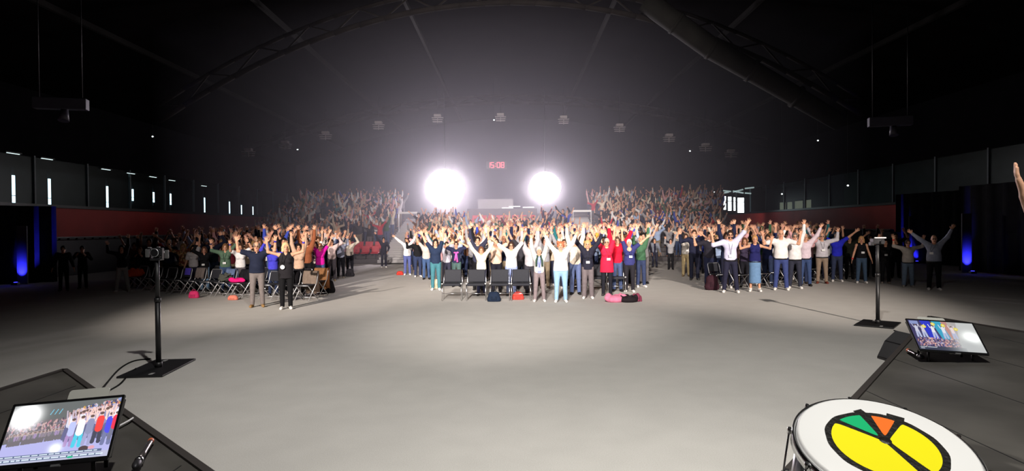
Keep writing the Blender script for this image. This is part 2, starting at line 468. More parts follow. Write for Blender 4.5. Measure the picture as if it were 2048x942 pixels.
# ================================================================== PEOPLE
# ---- signed-distance figures: limbs blended into one surface, meshed by surface nets
def np3(v): return np.array(v, dtype=np.float32)
class SDF:
    def __init__(s): s.pr = []
    def cap(s, a, b, ra, rb=None, k=0.02, ys=1.0, sub=False):
        s.pr.append(('c', np3(a), np3(b), ra, ra if rb is None else rb, k, ys, sub)); return s
    def ell(s, c, r, k=0.02, M=None, sub=False):
        s.pr.append(('e', np3(c), np3(r), None if M is None else np.array(M, dtype=np.float32), None, k, 1.0, sub)); return s
    def cut(s, n, d):        # keep  n.p <= d
        s.pr.append(('h', np3(n), d, None, None, 0.0, 1.0, True)); return s
    def mesh(s, h):
        lo = np.full(3, 1e9); hi = -lo
        for p in s.pr:
            if p[7]: continue
            if p[0] == 'c':
                rr = max(p[3], p[4]); a = np.minimum(p[1], p[2]) - rr; b = np.maximum(p[1], p[2]) + rr
            else:
                rr = float(p[2].max()); a = p[1] - rr; b = p[1] + rr
            lo = np.minimum(lo, a); hi = np.maximum(hi, b)
        lo = lo - 3 * h; hi = hi + 3 * h
        n = np.ceil((hi - lo) / h).astype(int) + 1
        ax = [(lo[i] + h * np.arange(n[i])).astype(np.float32) for i in range(3)]
        Fd = np.full(n, 1.0, dtype=np.float32)
        for p in s.pr:
            t, k, ys, sub = p[0], p[5], p[6], p[7]
            if t == 'h':
                d = p[1][0] * ax[0][:, None, None] + p[1][1] * ax[1][None, :, None] + p[1][2] * ax[2][None, None, :] - p[2]
                Fd = np.maximum(Fd, d); continue
            if t == 'c':
                rr = max(p[3], p[4]); a = np.minimum(p[1], p[2]) - rr; b = np.maximum(p[1], p[2]) + rr
            else:
                rr = float(p[2].max()); a = p[1] - rr; b = p[1] + rr
            m = 4 * h + k
            i0 = np.maximum(np.floor((a - m - lo) / h).astype(int), 0); i1 = np.minimum(np.ceil((b + m - lo) / h).astype(int) + 1, n)
            if (i1 <= i0).any(): continue
            X = ax[0][i0[0]:i1[0]][:, None, None]; Y = ax[1][i0[1]:i1[1]][None, :, None]; Z = ax[2][i0[2]:i1[2]][None, None, :]
            if t == 'c':
                A, B = p[1].copy(), p[2].copy(); Yc = (A[1] + B[1]) / 2
                if ys != 1.0:
                    Y = (Y - Yc) / ys + Yc; A[1] = (A[1] - Yc) / ys + Yc; B[1] = (B[1] - Yc) / ys + Yc
                ab = B - A; L2 = float(ab @ ab) + 1e-9
                px, py, pz = X - A[0], Y - A[1], Z - A[2]
                tt = np.clip((px * ab[0] + py * ab[1] + pz * ab[2]) / L2, 0, 1)
                d = np.sqrt((px - tt * ab[0]) ** 2 + (py - tt * ab[1]) ** 2 + (pz - tt * ab[2]) ** 2) - (p[3] + (p[4] - p[3]) * tt)
                d = d * min(1.0, 0.5 + ys / 2)
            else:
                px, py, pz = X - p[1][0], Y - p[1][1], Z - p[1][2]
                if p[3] is not None:
                    Mi = p[3].T
                    px, py, pz = (Mi[0, 0] * px + Mi[0, 1] * py + Mi[0, 2] * pz, Mi[1, 0] * px + Mi[1, 1] * py + Mi[1, 2] * pz, Mi[2, 0] * px + Mi[2, 1] * py + Mi[2, 2] * pz)
                r = p[2]
                k0 = np.sqrt((px / r[0]) ** 2 + (py / r[1]) ** 2 + (pz / r[2]) ** 2)
                k1 = np.sqrt((px / r[0] ** 2) ** 2 + (py / r[1] ** 2) ** 2 + (pz / r[2] ** 2) ** 2) + 1e-6
                d = k0 * (k0 - 1) / k1
            sl = Fd[i0[0]:i1[0], i0[1]:i1[1], i0[2]:i1[2]]
            if sub:
                d = -d
                hh = np.maximum(k - np.abs(sl - d), 0) / max(k, 1e-6)
                sl[...] = np.maximum(sl, d) + hh * hh * k * 0.25
            else:
                hh = np.maximum(k - np.abs(sl - d), 0) / max(k, 1e-6)
                sl[...] = np.minimum(sl, d) - hh * hh * k * 0.25
        return surface_nets(Fd, lo, h)

def surface_nets(Fd, lo, h):
    S = Fd < 0
    cnt = np.zeros(tuple(np.array(S.shape) - 1), np.int8)
    offs = [(i, j, k) for i in (0, 1) for j in (0, 1) for k in (0, 1)]
    def sh(A, o): return A[o[0]:A.shape[0] - 1 + o[0], o[1]:A.shape[1] - 1 + o[1], o[2]:A.shape[2] - 1 + o[2]]
    for o in offs: cnt += sh(S, o)
    act = (cnt > 0) & (cnt < 8)
    ijk = np.argwhere(act); N = len(ijk)
    idx = np.full(act.shape, -1, np.int32); idx[act] = np.arange(N)
    acc = np.zeros((N, 3), np.float32); c = np.zeros(N, np.float32)
    val = {o: Fd[ijk[:, 0] + o[0], ijk[:, 1] + o[1], ijk[:, 2] + o[2]] for o in offs}
    for a in offs:
        for ax_ in range(3):
            if a[ax_]: continue
            b = list(a); b[ax_] = 1; b = tuple(b)
            fa, fb = val[a], val[b]; m = (fa < 0) != (fb < 0)
            t = np.where(m, fa / np.where(m, fa - fb, 1), 0)
            p = np.tile(np.array(a, np.float32), (N, 1)); p[:, ax_] = t
            acc += p * m[:, None]; c += m
    V = (ijk + acc / c[:, None]) * h + lo
    Q = []
    for ax_ in range(3):
        u, v = (ax_ + 1) % 3, (ax_ + 2) % 3
        A = np.take(S, range(0, S.shape[ax_] - 1), ax_); B = np.take(S, range(1, S.shape[ax_]), ax_)
        e = np.argwhere(A != B)
        e = e[(e[:, u] > 0) & (e[:, v] > 0) & (e[:, u] < S.shape[u] - 1) & (e[:, v] < S.shape[v] - 1)]
        ins = S[e[:, 0], e[:, 1], e[:, 2]]
        def g(du, dv):
            q = e.copy(); q[:, u] -= du; q[:, v] -= dv
            return idx[q[:, 0], q[:, 1], q[:, 2]]
        q = np.stack([g(1, 1), g(0, 1), g(0, 0), g(1, 0)], 1)
        q[~ins] = q[~ins][:, ::-1]
        Q.append(q)
    return V.astype(np.float32), np.concatenate(Q).astype(np.int32)

def np_mesh(name, V, Q, mi=None):
    me = bpy.data.meshes.new(name)
    me.vertices.add(len(V)); me.vertices.foreach_set('co', V.ravel())
    me.loops.add(Q.size); me.loops.foreach_set('vertex_index', Q.ravel())
    me.polygons.add(len(Q)); me.polygons.foreach_set('loop_start', np.arange(0, Q.size, 4, dtype=np.int32))
    if mi is not None: me.polygons.foreach_set('material_index', mi.astype(np.int32))
    me.polygons.foreach_set('use_smooth', np.ones(len(Q), bool))
    me.update(calc_edges=True)
    return me

# arm poses: (elbow direction, forearm direction) as (out, forward, up)
ARMS = {
    'up':   ((0.30, 0.10, 1.0), (0.05, 0.12, 1.0)),
    'V':    ((0.70, 0.10, 0.85), (0.42, 0.10, 1.0)),
    'VV':   ((0.95, 0.10, 0.75), (0.85, 0.10, 0.75)),
    'wide': ((1.0, 0.15, 0.30), (0.08, 0.20, 1.0)),
    'lead': ((1.0, 0.30, 0.05), (0.22, 0.25, 1.0)),
    'W':    ((0.85, 0.25, -0.25), (0.15, 0.25, 1.0)),
    'front':((0.45, 0.75, 0.25), (0.0, 0.40, 1.0)),
    'in':   ((0.80, 0.25, 0.50), (-0.45, 0.20, 0.9)),
    'head': ((0.95, 0.15, 0.35), (-0.75, 0.10, 0.45)),
    'clap': ((0.40, 0.45, -0.60), (-0.55, 0.60, 0.55)),
    'down': ((0.30, 0.05, -1.0), (0.25, 0.22, -0.9)),
    'hip':  ((0.40, -0.05, -1.0), (-0.25, 0.45, -0.75)),
}
def unit(v):
    v = np.array(v, float); return v / np.linalg.norm(v)

def figure(spec, h=0.0105, hc=0.014):
    """returns dict part -> (V, Q, material index or None); figure faces -Y, feet on z=0, 1.72 tall"""
    w = spec.get('w', 1.0); fem = spec.get('fem', False); belly = spec.get('belly', 0.0)
    sh = (0.158 if fem else 0.182) * (0.6 + 0.4 * w)
    hipx = 0.085 * w
    st = spec.get('stance', 0.11)
    arms = spec['arms']
    yaw, pit = spec.get('yaw', 0.0), spec.get('pit', 0.0)
    out = {}
    J = {}
    for s, nm in ((-1, arms[0]), (1, arms[1])):
        e_, f_ = ARMS[nm]
        raise_ = max(0.0, unit(e_)[2])
        S0 = np.array([s * (sh - 0.03 * raise_), 0.0, 1.395 + 0.055 * raise_])
        E = S0 + unit((s * e_[0], -e_[1], e_[2])) * 0.285
        Wp = E + unit((s * f_[0], -f_[1], f_[2])) * 0.255
        J[s] = (S0, E, Wp, unit((s * f_[0], -f_[1], f_[2])))
    # ---------------- body (skin): head, neck, arms, hands, core and legs in one surface
    B = SDF()
    tw = 0.86 * w
    B.cap((0, 0.0, 0.98), (0, 0, 1.28), 0.125 * tw, 0.145 * tw, k=0.05, ys=0.62)
    B.cap((-(sh - 0.05), 0, 1.39), (sh - 0.05, 0, 1.39), 0.052, k=0.05)
    B.cap((0, 0.012, 1.38), (0, -0.012, 1.53), 0.056 if not fem else 0.048, 0.052 if not fem else 0.045, k=0.04)
    Rh = (Matrix.Rotation(yaw, 3, 'Z') @ Matrix.Rotation(pit, 3, 'X'))
    N0 = np.array([0, 0, 1.49]); Rn = np.array(Rh)
    def hp(x, y, z): return N0 + Rn @ np.array([x, y, z])
    B.ell(hp(0, 0.005, 0.125), (0.074, 0.094, 0.105), k=0.02, M=Rn)
    B.ell(hp(0, -0.022, 0.052), (0.056, 0.066, 0.074), k=0.03, M=Rn)
    B.cap(hp(0, -0.090, 0.108), hp(0, -0.106, 0.072), 0.009, 0.0135, k=0.014)
    B.cap(hp(-0.03, -0.082, 0.122), hp(0.03, -0.082, 0.122), 0.010, k=0.014)
    B.ell(hp(0, -0.080, 0.012), (0.022, 0.016, 0.016), k=0.02)
    for s in (-1, 1):
        B.ell(hp(s * 0.076, 0.008, 0.09), (0.010, 0.020, 0.031), k=0.008, M=Rn)
        B.ell(hp(s * 0.031, -0.098, 0.103), (0.015, 0.014, 0.010), k=0.012, sub=True)
        S0, E, Wp, fd = J[s]
        fat = 0.9 + 0.25 * (w - 1) if not fem else 0.82 + 0.35 * (w - 1)
        B.cap((s * (sh - 0.06), 0, 1.37), S0, 0.055, 0.052, k=0.05)
        B.cap(S0, E, 0.052 * fat, 0.041 * fat, k=0.03)
        B.cap(E, E + (Wp - E) * 0.3, 0.041 * fat, 0.042 * fat, k=0.03)
        B.cap(E + (Wp - E) * 0.3, Wp, 0.042 * fat, 0.027, k=0.02)
        # hand
        fwd = np.array(spec.get('palm', (0, -1.0, 0.0))); nrm = fwd - fd * (fwd @ fd)
        nrm = nrm / np.linalg.norm(nrm) if np.linalg.norm(nrm) > 0.2 else np.array([0, 0, 1.0])
        if arms[0 if s < 0 else 1] in ('down', 'hip', 'clap'): nrm = unit(np.array([-s, 0.0, 0.0]) - fd * (fd @ np.array([-s, 0, 0])))
        sd = np.cross(fd, nrm)                       # thumb side
        if arms[0 if s < 0 else 1] in ('down', 'hip', 'clap'):
            if sd[1] > 0 and abs(sd[1]) > 0.3: sd = -sd
            elif abs(sd[1]) <= 0.3 and sd[2] < 0: sd = -sd
        elif 'palm' in spec:
            if sd[1] > 0: sd = -sd
        elif sd[0] * (-s) < 0: sd = -sd
        hs = 1.08
        K = Wp + fd * 0.085 * hs
        for q, (off, ln, sp) in enumerate(((0.029, 0.070, 0.30), (0.0095, 0.080, 0.08), (-0.010, 0.074, -0.12), (-0.028, 0.058, -0.34))):
            kb = K + sd * off * hs + fd * (-0.004 * abs(q - 1.3))
            B.cap(Wp + sd * off * 0.45, kb, 0.0165, 0.0125, k=0.014)
            sp *= spec.get('splay', 1.0)
            d1 = unit(fd + sd * sp + nrm * 0.08)
            m1 = kb + d1 * ln * hs * 0.5
            d2 = unit(fd + sd * sp + nrm * 0.30)
            B.cap(kb, m1, 0.0105, 0.0098, k=0.006)
            B.cap(m1, m1 + d2 * ln * hs * 0.5, 0.0098, 0.0085, k=0.006)
        tb = Wp + fd * 0.026 + sd * 0.022
        tm = tb + unit(fd * 0.55 + sd * 0.85 + nrm * 0.15) * 0.045
        B.cap(tb, tm, 0.0155, 0.0125, k=0.012)
        B.cap(tm, tm + unit(fd * 0.85 + sd * 0.5) * 0.036, 0.0120, 0.0095, k=0.006)
        # legs
        B.cap((s * hipx, 0, 0.90), (s * (hipx + st) / 2, -0.01, 0.48), 0.072 * w, 0.047, k=0.03)
        B.cap((s * (hipx + st) / 2, -0.01, 0.48), (s * st, 0.01, 0.09), 0.046, 0.034, k=0.02)
        B.cap((s * st, 0.02, 0.045), (s * (st + 0.02), -0.10, 0.035), 0.034, 0.03, k=0.02)
    V, Q = B.mesh(h)
    cen = V[Q].mean(1)
    L = (cen - N0) @ Rn                                # head-local
    mi = np.zeros(len(Q), np.int32)
    front = L[:, 1] < -0.055
    for s in (-1, 1):
        mi[front & (np.abs(L[:, 0] - s * 0.031) < 0.0125) & (np.abs(L[:, 2] - 0.103) < 0.0075)] = 1
        mi[front & (np.abs(L[:, 0] - s * 0.032) < 0.021) & (np.abs(L[:, 2] - 0.1265) < 0.0055)] = 1
    op = 0.013 if spec.get('mouth', True) else 0.008
    mi[front & (np.abs(L[:, 0]) < 0.030) & (np.abs(L[:, 2] - 0.040 - 9.0 * L[:, 0] ** 2) < op * (1 - (L[:, 0] / 0.036) ** 2))] = 2
    out['body'] = (V, Q, mi)
    # ---------------- top
    top = spec.get('top', 'tee'); hem = spec.get('hem', 0.90)
    T = SDF(); g = 0.016
    T.cap((0, -0.005, 1.0), (0, 0, 1.27), (0.148 + 0.03 * belly) * w, 0.158 * w * (0.95 if fem else 1.0), k=0.05, ys=0.68)
    T.cap((0, -0.01, hem - 0.02), (0, 0, 1.05), (0.158 + 0.035 * belly) * w * (1.06 if fem else 1.0), (0.148 + 0.03 * belly) * w, k=0.05, ys=0.72)
    if belly > 0: T.ell((0, -0.06, 1.08), (0.14 * w, 0.08 + 0.06 * belly, 0.15), k=0.05)
    if fem:
        for s in (-1, 1): T.ell((s * 0.07 * w, -0.085 * w, 1.245), (0.066, 0.055, 0.062), k=0.04)
    else:
        T.ell((0, -0.05 * w, 1.28), (0.135 * w, 0.075, 0.10), k=0.05)
    T.cap((-(sh - 0.06), 0, 1.385), (sh - 0.06, 0, 1.385), 0.066, k=0.06)
    T.cap((0, 0.012, 1.40), (0, 0.0, 1.445), 0.075, 0.062, k=0.03)
    for s in (-1, 1):
        S0, E, Wp, fd = J[s]
        if top == 'vest':
            T.cap((s * (sh - 0.07), 0, 1.30), (s * (sh - 0.035), 0, 1.40), 0.06, 0.045, k=0.04); continue
        T.cap((s * (sh - 0.06), 0, 1.33), S0, 0.078, 0.074, k=0.05)
        if top in ('long', 'shirt', 'jacket'):
            e = 0.012 if top == 'jacket' else 0.006
            T.cap(S0, E, 0.072 + e, 0.056 + e, k=0.04)
            T.cap(E, E + (Wp - E) * (0.93 if top != 'rolled' else 0.4), 0.056 + e, 0.040 + e, k=0.03)
        elif top == 'rolled':
            T.cap(S0, E, 0.076, 0.060, k=0.04); T.cap(E, E + (Wp - E) * 0.15, 0.060, 0.058, k=0.02)
        else:
            T.cap(S0, S0 + (E - S0) * 0.62, 0.074, 0.070, k=0.04)
    if top == 'dress' or spec.get('tunic'):
        T.cap((0, 0, 0.64), (0, 0, 1.0), 0.20 * w, 0.16 * w, k=0.05, ys=0.75)
        T.cut((0, 0, -1), -0.70)
    else:
        T.cut((0, 0, -1), -hem)
    neck = spec.get('neck', 'round')
    if neck == 'V':
        T.cap((0, -0.15, 1.30), (0, -0.10, 1.47), 0.012, 0.075, k=0.01, sub=True)
    elif neck == 'scoop':
        T.ell((0, -0.10, 1.42), (0.085, 0.10, 0.09), k=0.01, sub=True)
    else:
        T.ell((0, -0.05, 1.475), (0.062, 0.075, 0.055), k=0.01, sub=True)
    V, Q = T.mesh(hc)
    smi = None
    if spec.get('split') is not None:                   # open jacket: front strip in the second colour
        cen = V[Q].mean(1)
        smi = ((np.abs(cen[:, 0]) < 0.055) & (cen[:, 1] < -0.02)).astype(np.int32)
    out['top'] = (V, Q, smi)
    # ---------------- bottom
    bt = spec.get('bottom', 'trousers')
    G = SDF(); wd = spec.get('legw', 1.0)
    if bt == 'skirt':
        G.cap((0, 0, 0.97), (0, 0, 0.86), 0.135 * w, 0.165 * w, k=0.03, ys=0.8)
        G.cap((0, 0, 0.86), (0, 0, 0.30), 0.165 * w, 0.175 * w, k=0.03, ys=0.85)
        G.cut((0, 0, -1), -0.26)
    else:
        G.cap((0, 0, 1.0), (0, 0.0, 0.92), 0.135 * w, 0.150 * w, k=0.04, ys=0.75)
        for s in (-1, 1):
            G.cap((s * hipx, 0.0, 0.90), (s * (hipx + st) / 2, -0.015, 0.49), 0.094 * w, 0.068 * wd, k=0.02)
            G.cap((s * (hipx + st) / 2, -0.015, 0.49), (s * st, 0.01, 0.085), 0.067 * wd, 0.056 * wd, k=0.02)
        G.cut((0, 0, -1), -0.055)
    G.cut((0, 0, 1), 1.0)
    V, Q = G.mesh(hc)
    out['bottom'] = (V, Q, None)
    # ---------------- shoes
    for s in (-1, 1):
        H = SDF()
        H.cap((s * st, 0.035, 0.045), (s * (st + 0.025), -0.13, 0.030), 0.046, 0.040, k=0.02)
        H.cap((s * st, 0.03, 0.06), (s * st, 0.02, 0.105), 0.047, 0.044, k=0.02)
        H.cut((0, 0, -1), 0.0)
        V, Q = H.mesh(0.012)
        out['shoe%d' % s] = (V, Q, None)
    # ---------------- hair
    hr = spec.get('hair', 'short')
    if hr != 'bald':
        A = SDF(); e = 0.013 if hr in ('short', 'fringe') else 0.020
        A.ell(hp(0, 0.014, 0.132), (0.076 + e, 0.094 + e, 0.103 + e), k=0.01, M=Rn)
        if hr == 'long':
            for s in (-1, 1): A.cap(hp(s * 0.075, 0.01, 0.10), hp(s * 0.095, -0.005, -0.13), 0.030, 0.026, k=0.03)
            A.cap(hp(0, 0.07, 0.08), hp(0, 0.085, -0.14), 0.075, 0.05, k=0.04, ys=0.6)
        elif hr == 'bob':
            for s in (-1, 1): A.cap(hp(s * 0.078, 0.01, 0.11), hp(s * 0.082, 0.0, 0.01), 0.026, 0.028, k=0.03)
            A.cap(hp(0, 0.06, 0.10), hp(0, 0.06, 0.0), 0.07, 0.055, k=0.04)
        elif hr == 'bun':
            A.ell(hp(0, 0.05, 0.255), (0.04, 0.04, 0.036), k=0.02)
        elif hr == 'curly':
            for q in range(14):
                a = q * 0.9
                A.ell(hp(0.088 * math.cos(a), 0.02 + 0.075 * math.sin(a), 0.11 + 0.04 * (q % 4)), (0.035,) * 3, k=0.02)
        A.ell(hp(0, -0.105, 0.070), (0.070, 0.082, 0.104), k=0.012, M=Rn, sub=True)
        n_ = Rn @ np.array([0, -0.25, -1.0]); 
        if hr in ('short', 'fringe', 'curly', 'bun'):
            A.cut(n_, float(n_ @ hp(0, 0.0, 0.072)))
        if hr == 'fringe':
            A.ell(hp(0, -0.03, 0.25), (0.10, 0.12, 0.085), k=0.01, M=Rn, sub=True)
        V, Q = A.mesh(0.011 if h < 0.014 else h)
        if len(Q): out['hair'] = (V, Q, None)
    if spec.get('beard'):
        A = SDF(); A.ell(hp(0, -0.026, 0.040), (0.060, 0.068, 0.070), k=0.02, M=Rn)
        n_ = Rn @ np.array([0, 0.15, 1.0]); A.cut(n_, float(n_ @ hp(0, 0, 0.052)))
        A.ell(hp(0, -0.10, 0.043), (0.018, 0.03, 0.008), k=0.004, sub=True)
        V, Q = A.mesh(0.0105); out['beard'] = (V, Q, None)
    return out, J, hp

SHARED = {}
def make_person(spec, key=None, h=0.0105, hc=0.014, name='person'):
    """links a person: body mesh as the root, clothing, hair and worn things as children"""
    if key is not None and key in SHARED: meshes, J, hp = SHARED[key]
    else:
        parts, J, hp = figure(spec, h, hc)
        meshes = {}
        for k, (V, Q, mi) in parts.items():
            me = np_mesh('person_' + k.strip('-1'), V, Q, mi)
            if k == 'body':
                for mm in (SKINS[0], EYEM, LIPM): me.materials.append(mm)
            else:
                me.materials.append(SKINS[0])
                if mi is not None: me.materials.append(SKINS[0])
            meshes[k] = me
        if key is not None: SHARED[key] = (meshes, J, hp)
    def ob(nm, me, mats, parent=None):
        o = bpy.data.objects.new(nm, me); C.objects.link(o)
        for i, mm in enumerate(mats):
            if mm is None: continue
            o.material_slots[i].link = 'OBJECT'; o.material_slots[i].material = mm
        if parent is not None: o.parent = parent
        return o
    col = spec['col']
    root = ob(name, meshes['body'], [SKINS[spec.get('skin', 0)], None, None])
    NM = {'tee': 't_shirt', 'long': 'jumper', 'shirt': 'shirt', 'rolled': 'shirt', 'vest': 'sleeveless_top', 'jacket': 'jacket', 'dress': 'tunic'}
    tm = spec.get('topmat') or cloth(col['top'])
    ob(NM.get(spec.get('top', 'tee'), 'shirt'), meshes['top'], [tm] + ([cloth(spec['split'])] if spec.get('split') is not None and len(meshes['top'].materials) > 1 else []), root)
    ob('skirt' if spec.get('bottom') == 'skirt' else 'trousers', meshes['bottom'], [cloth(col['bottom'])], root)
    for k in ('shoe-1', 'shoe1'): ob('shoe', meshes[k], [cloth(col.get('shoe', (30, 28, 28)))], root)
    if 'hair' in meshes: ob('hair', meshes['hair'], [cloth(col.get('hair', (50, 36, 28)))], root)
    if 'beard' in meshes: ob('beard', meshes['beard'], [cloth(col.get('hair', (50, 36, 28)))], root)
    w = spec.get('w', 1.0)
    if spec.get('badge'):
        bz, bx = spec['badge'] if isinstance(spec['badge'], tuple) else (1.12, 0.02)
        yy = -(0.148 + 0.03 * spec.get('belly', 0)) * w * 0.70 - 0.055 - 0.06 * spec.get('belly', 0)
        b = MB()
        if spec.get('round_badge'): b.cyl((bx, yy, bz), (bx, yy - 0.006, bz), 0.055, n=18)
        else: b.box((bx, yy, bz), (0.105, 0.006, 0.072), bevel=0.002)
        nb = b.build('name_badge', WHITEP, root)
        MB().tube([(bx, yy, bz + 0.04), (bx + 0.03, yy + 0.005, 1.27), (0.06, -0.06, 1.43)], 0.004, n=5).tube([(bx, yy, bz + 0.04), (bx - 0.03, yy + 0.005, 1.27), (-0.06, -0.06, 1.43)], 0.004, n=5).build('lanyard', BLACK, nb)
    if spec.get('glasses'):
        m = MB()
        for s in (-1, 1):
            ring = [Vector(hp(s * 0.033 + 0.022 * math.cos(a), -0.104, 0.103 + 0.017 * math.sin(a))) for a in [2 * PI * k / 12 for k in range(12)]]
            m.tube(ring, 0.0028, n=5, closed=True)
            m.tube([Vector(hp(s * 0.055, -0.102, 0.106)), Vector(hp(s * 0.082, -0.01, 0.104))], 0.0026, n=5)
        m.tube([Vector(hp(-0.011, -0.107, 0.106)), Vector(hp(0.011, -0.107, 0.106))], 0.0026, n=5)
        m.build('glasses', GLASSES, root)
    if spec.get('wrist'):
        for s, c in spec['wrist']:
            S0, E, Wp, fd = J[s]
            p = Vector(E + (Wp - E) * 0.93); d = Vector(fd) * 0.022
            MB().cyl(p - d, p + d, 0.034, n=14).build('wristband', cloth(c), root)
    if spec.get('belt'):
        m = MB(); n = 28; yr = 0.76
        rr = (0.158 + 0.02 * spec.get('belly', 0)) * w + 0.004
        m.tube([(rr * math.cos(2 * PI * k / n), rr * yr * math.sin(2 * PI * k / n) - 0.005, spec.get('hem', 0.9) - 0.012) for k in range(n)], 0.017, n=6, closed=True)
        m.build('belt', BLACK, root)
    if spec.get('collar'):
        m = MB(); c = spec['collar']
        m.tube([(0.066 * math.sin(a), -0.015 - 0.062 * math.cos(a), 1.448 + 0.022 * (1 - math.cos(a)) / 2) for a in [0.25 + (2 * PI - 0.5) * k / 16 for k in range(17)]], 0.015, n=6)
        m.build('collar', cloth(c), root)
    if spec.get('scarf'):
        m = MB(); c = spec['scarf']
        m.tube([(0.085 * math.sin(a), -0.01 - 0.075 * math.cos(a), 1.43 + 0.03 * (1 - math.cos(a)) / 2) for a in [0.5 + (2 * PI - 1.0) * k / 14 for k in range(15)]], 0.028, n=8)
        for s in (-1, 1): m.tube([(s * 0.045, -0.075, 1.43), (s * 0.085, -0.135 * w, 1.30), (s * 0.095, -0.150 * w, 1.12)], [0.028, 0.036, 0.03], n=8)
        m.build('scarf', cloth(c), root)
    if spec.get('bow'):
        m = MB(); c = spec['bow']
        m.ell((-0.05, -0.135, 1.30), (0.05, 0.022, 0.03)).ell((0.05, -0.135, 1.30), (0.05, 0.022, 0.03)).cyl((-0.01, -0.14, 1.29), (-0.05, -0.165, 1.00), 0.018, 0.034).cyl((0.01, -0.14, 1.29), (0.045, -0.165, 0.94), 0.018, 0.034)
        m.build('scarf', cloth(c), root)
    return root

def place(o, x, y, z, scale, rz):
    o.location = (x, y, z); o.scale = (scale,) * 3; o.rotation_euler = (0, 0, rz)
def face_cam(x, y): return math.atan2(-x, y) * 0.75       # -Y turned towards the stage

PATTERN = None
def pattern_mat(name, cols, scale):
    m = bpy.data.materials.new(name); m.use_nodes = True
    nt = m.node_tree; b = nt.nodes['Principled BSDF']; b.inputs['Roughness'].default_value = 0.85
    tc = nt.nodes.new('ShaderNodeTexCoord'); v = nt.nodes.new('ShaderNodeTexVoronoi'); v.inputs['Scale'].default_value = scale
    r = nt.nodes.new('ShaderNodeValToRGB'); r.color_ramp.interpolation = 'CONSTANT'
    e = r.color_ramp.elements
    while len(e) < len(cols): e.new(0.5)
    for i, c in enumerate(cols):
        e[i].position = i / len(cols); e[i].color = (*lin(*c), 1)
    sx = nt.nodes.new('ShaderNodeSeparateColor')
    nt.links.new(tc.outputs['Object'], v.inputs['Vector']); nt.links.new(v.outputs['Color'], sx.inputs[0])
    nt.links.new(sx.outputs[0], r.inputs['Fac']); nt.links.new(r.outputs['Color'], b.inputs['Base Color'])
    return m

HEROXY = []; HEROPX = []
def front_row_depth(px):
    q = on_z(px, 580 + (px - 275) * 21 / 325.0, 0.0)
    return q.y
def hero(px, headpy, depth=None, feetpy=None, label='', arms=('V', 'V'), hmin=1.42, hmax=1.86, turn=None, group=None, row=1, **kw):
    if depth is None and feetpy is None: depth = front_row_depth(px) + row * 0.95
    if feetpy is not None:
        p = on_z(px, feetpy, 0.0)
    else:
        d = ray(px, 455.0); p = CAM + d * (depth / d.y); p.z = 0
    dh = ray(px, headpy); zt = (CAM + dh * (p.y / dh.y)).z
    H = min(max(zt, hmin), hmax)
    spec = dict(arms=arms, **kw)
    hair_add = 0.0
    sc = H / (1.715 if kw.get('hair') != 'bald' else 1.705)
    o = make_person(spec)
    place(o, p.x, p.y, 0, sc, face_cam(p.x, p.y) if turn is None else turn)
    tag(o, label, 'person')
    HEROXY.append((p.x, p.y)); HEROPX.append((px, p.y))
    return o
WHITE, NAVY, BLK, GRY = (238, 236, 236), (28, 32, 58), (20, 20, 24), (120, 116, 118)
JEAN, LJEAN, DJEAN = (62, 84, 122), (128, 164, 200), (40, 50, 76)
SHW = (235, 232, 228)
def col(top, bottom, hair=(52, 36, 28), shoe=(32, 30, 30)): return dict(top=top, bottom=bottom, hair=hair, shoe=shoe)
# ---- seating block under the slit-window wall
hero(245, 491, feetpy=584, label='person in black top and silver trousers at the outer end of the chair row', arms=('wide', 'up'), top='long', col=col(BLK, (150, 148, 146), (30, 22, 18), (170, 165, 160)), fem=True, skin=3, hair='bob', stance=0.20)
hero(279, 497, row=1, label='person in black with hands before the chest behind the orange bag', arms=('clap', 'clap'), top='long', col=col(BLK, (70, 66, 66), (120, 96, 70)), fem=True, hair='short')
hero(268, 486, row=1, label='person in brown top behind the one in black by the orange bag', arms=('V', 'up'), col=col((92, 60, 46), BLK), hair='short', skin=4)
hero(298, 478, row=2, label='person in charcoal jacket half hidden by the camera stand, second row', arms=('front', 'up'), top='jacket', col=col((44, 42, 44), BLK), hair='short')
hero(337, 479, row=1, label='person in plain navy jumper standing directly beside the camera stand head', arms=('down', 'down'), top='long', col=col((26, 34, 62), BLK, (40, 30, 26)), hair='short', w=1.1, collar=(26, 34, 62))
PAT = pattern_mat('orange_floral_cloth', [(150, 82, 44), (196, 150, 96), (120, 50, 36), (214, 176, 130), (92, 84, 62)], 22)
hero(366, 488, row=1, label='person in orange and tan patterned blouse with both arms raised wide', arms=('wide', 'V'), top='rolled', topmat=PAT, col=col((170, 110, 70), BLK, (176, 140, 92)), fem=True, hair='bob', wrist=[(-1, (40, 36, 40))])
hero(386, 491, row=1, label='dark-haired person in light grey top beside the orange patterned blouse', arms=('down', 'up'), top='tee', col=col((206, 202, 206), (44, 44, 62), (36, 26, 22)), fem=True, hair='long')
hero(408, 494, row=1, label='person in black V-neck with white badge and light jeans behind the chairs', arms=('in', 'front'), top='long', neck='V', badge=(1.04, -0.03), col=col(BLK, LJEAN, (96, 62, 42)), fem=True, hair='bob', skin=3)
hero(425, 476, row=2, label='tall person in dark navy shirt behind the black V-neck wearer', arms=('wide', 'in'), top='shirt', col=col((26, 30, 48), DJEAN), hair='short', glasses=True)
hero(450, 488, row=1, label='person in sage green blouse with white badge, one arm raised high', arms=('wide', 'V'), top='rolled', neck='V', badge=(1.05, -0.02), col=col((92, 118, 98), JEAN, (120, 84, 56)), fem=True, w=1.1, hair='bob', wrist=[(-1, (40, 44, 92))])
hero(480, 488, row=1, label='person in white top and grey trousers with hands hiding the face', arms=('front', 'in'), top='tee', col=col(WHITE, (96, 92, 98), (70, 48, 34)), fem=True, hair='bob', wrist=[(-1, (70, 66, 170)), (1, (20, 20, 20))])
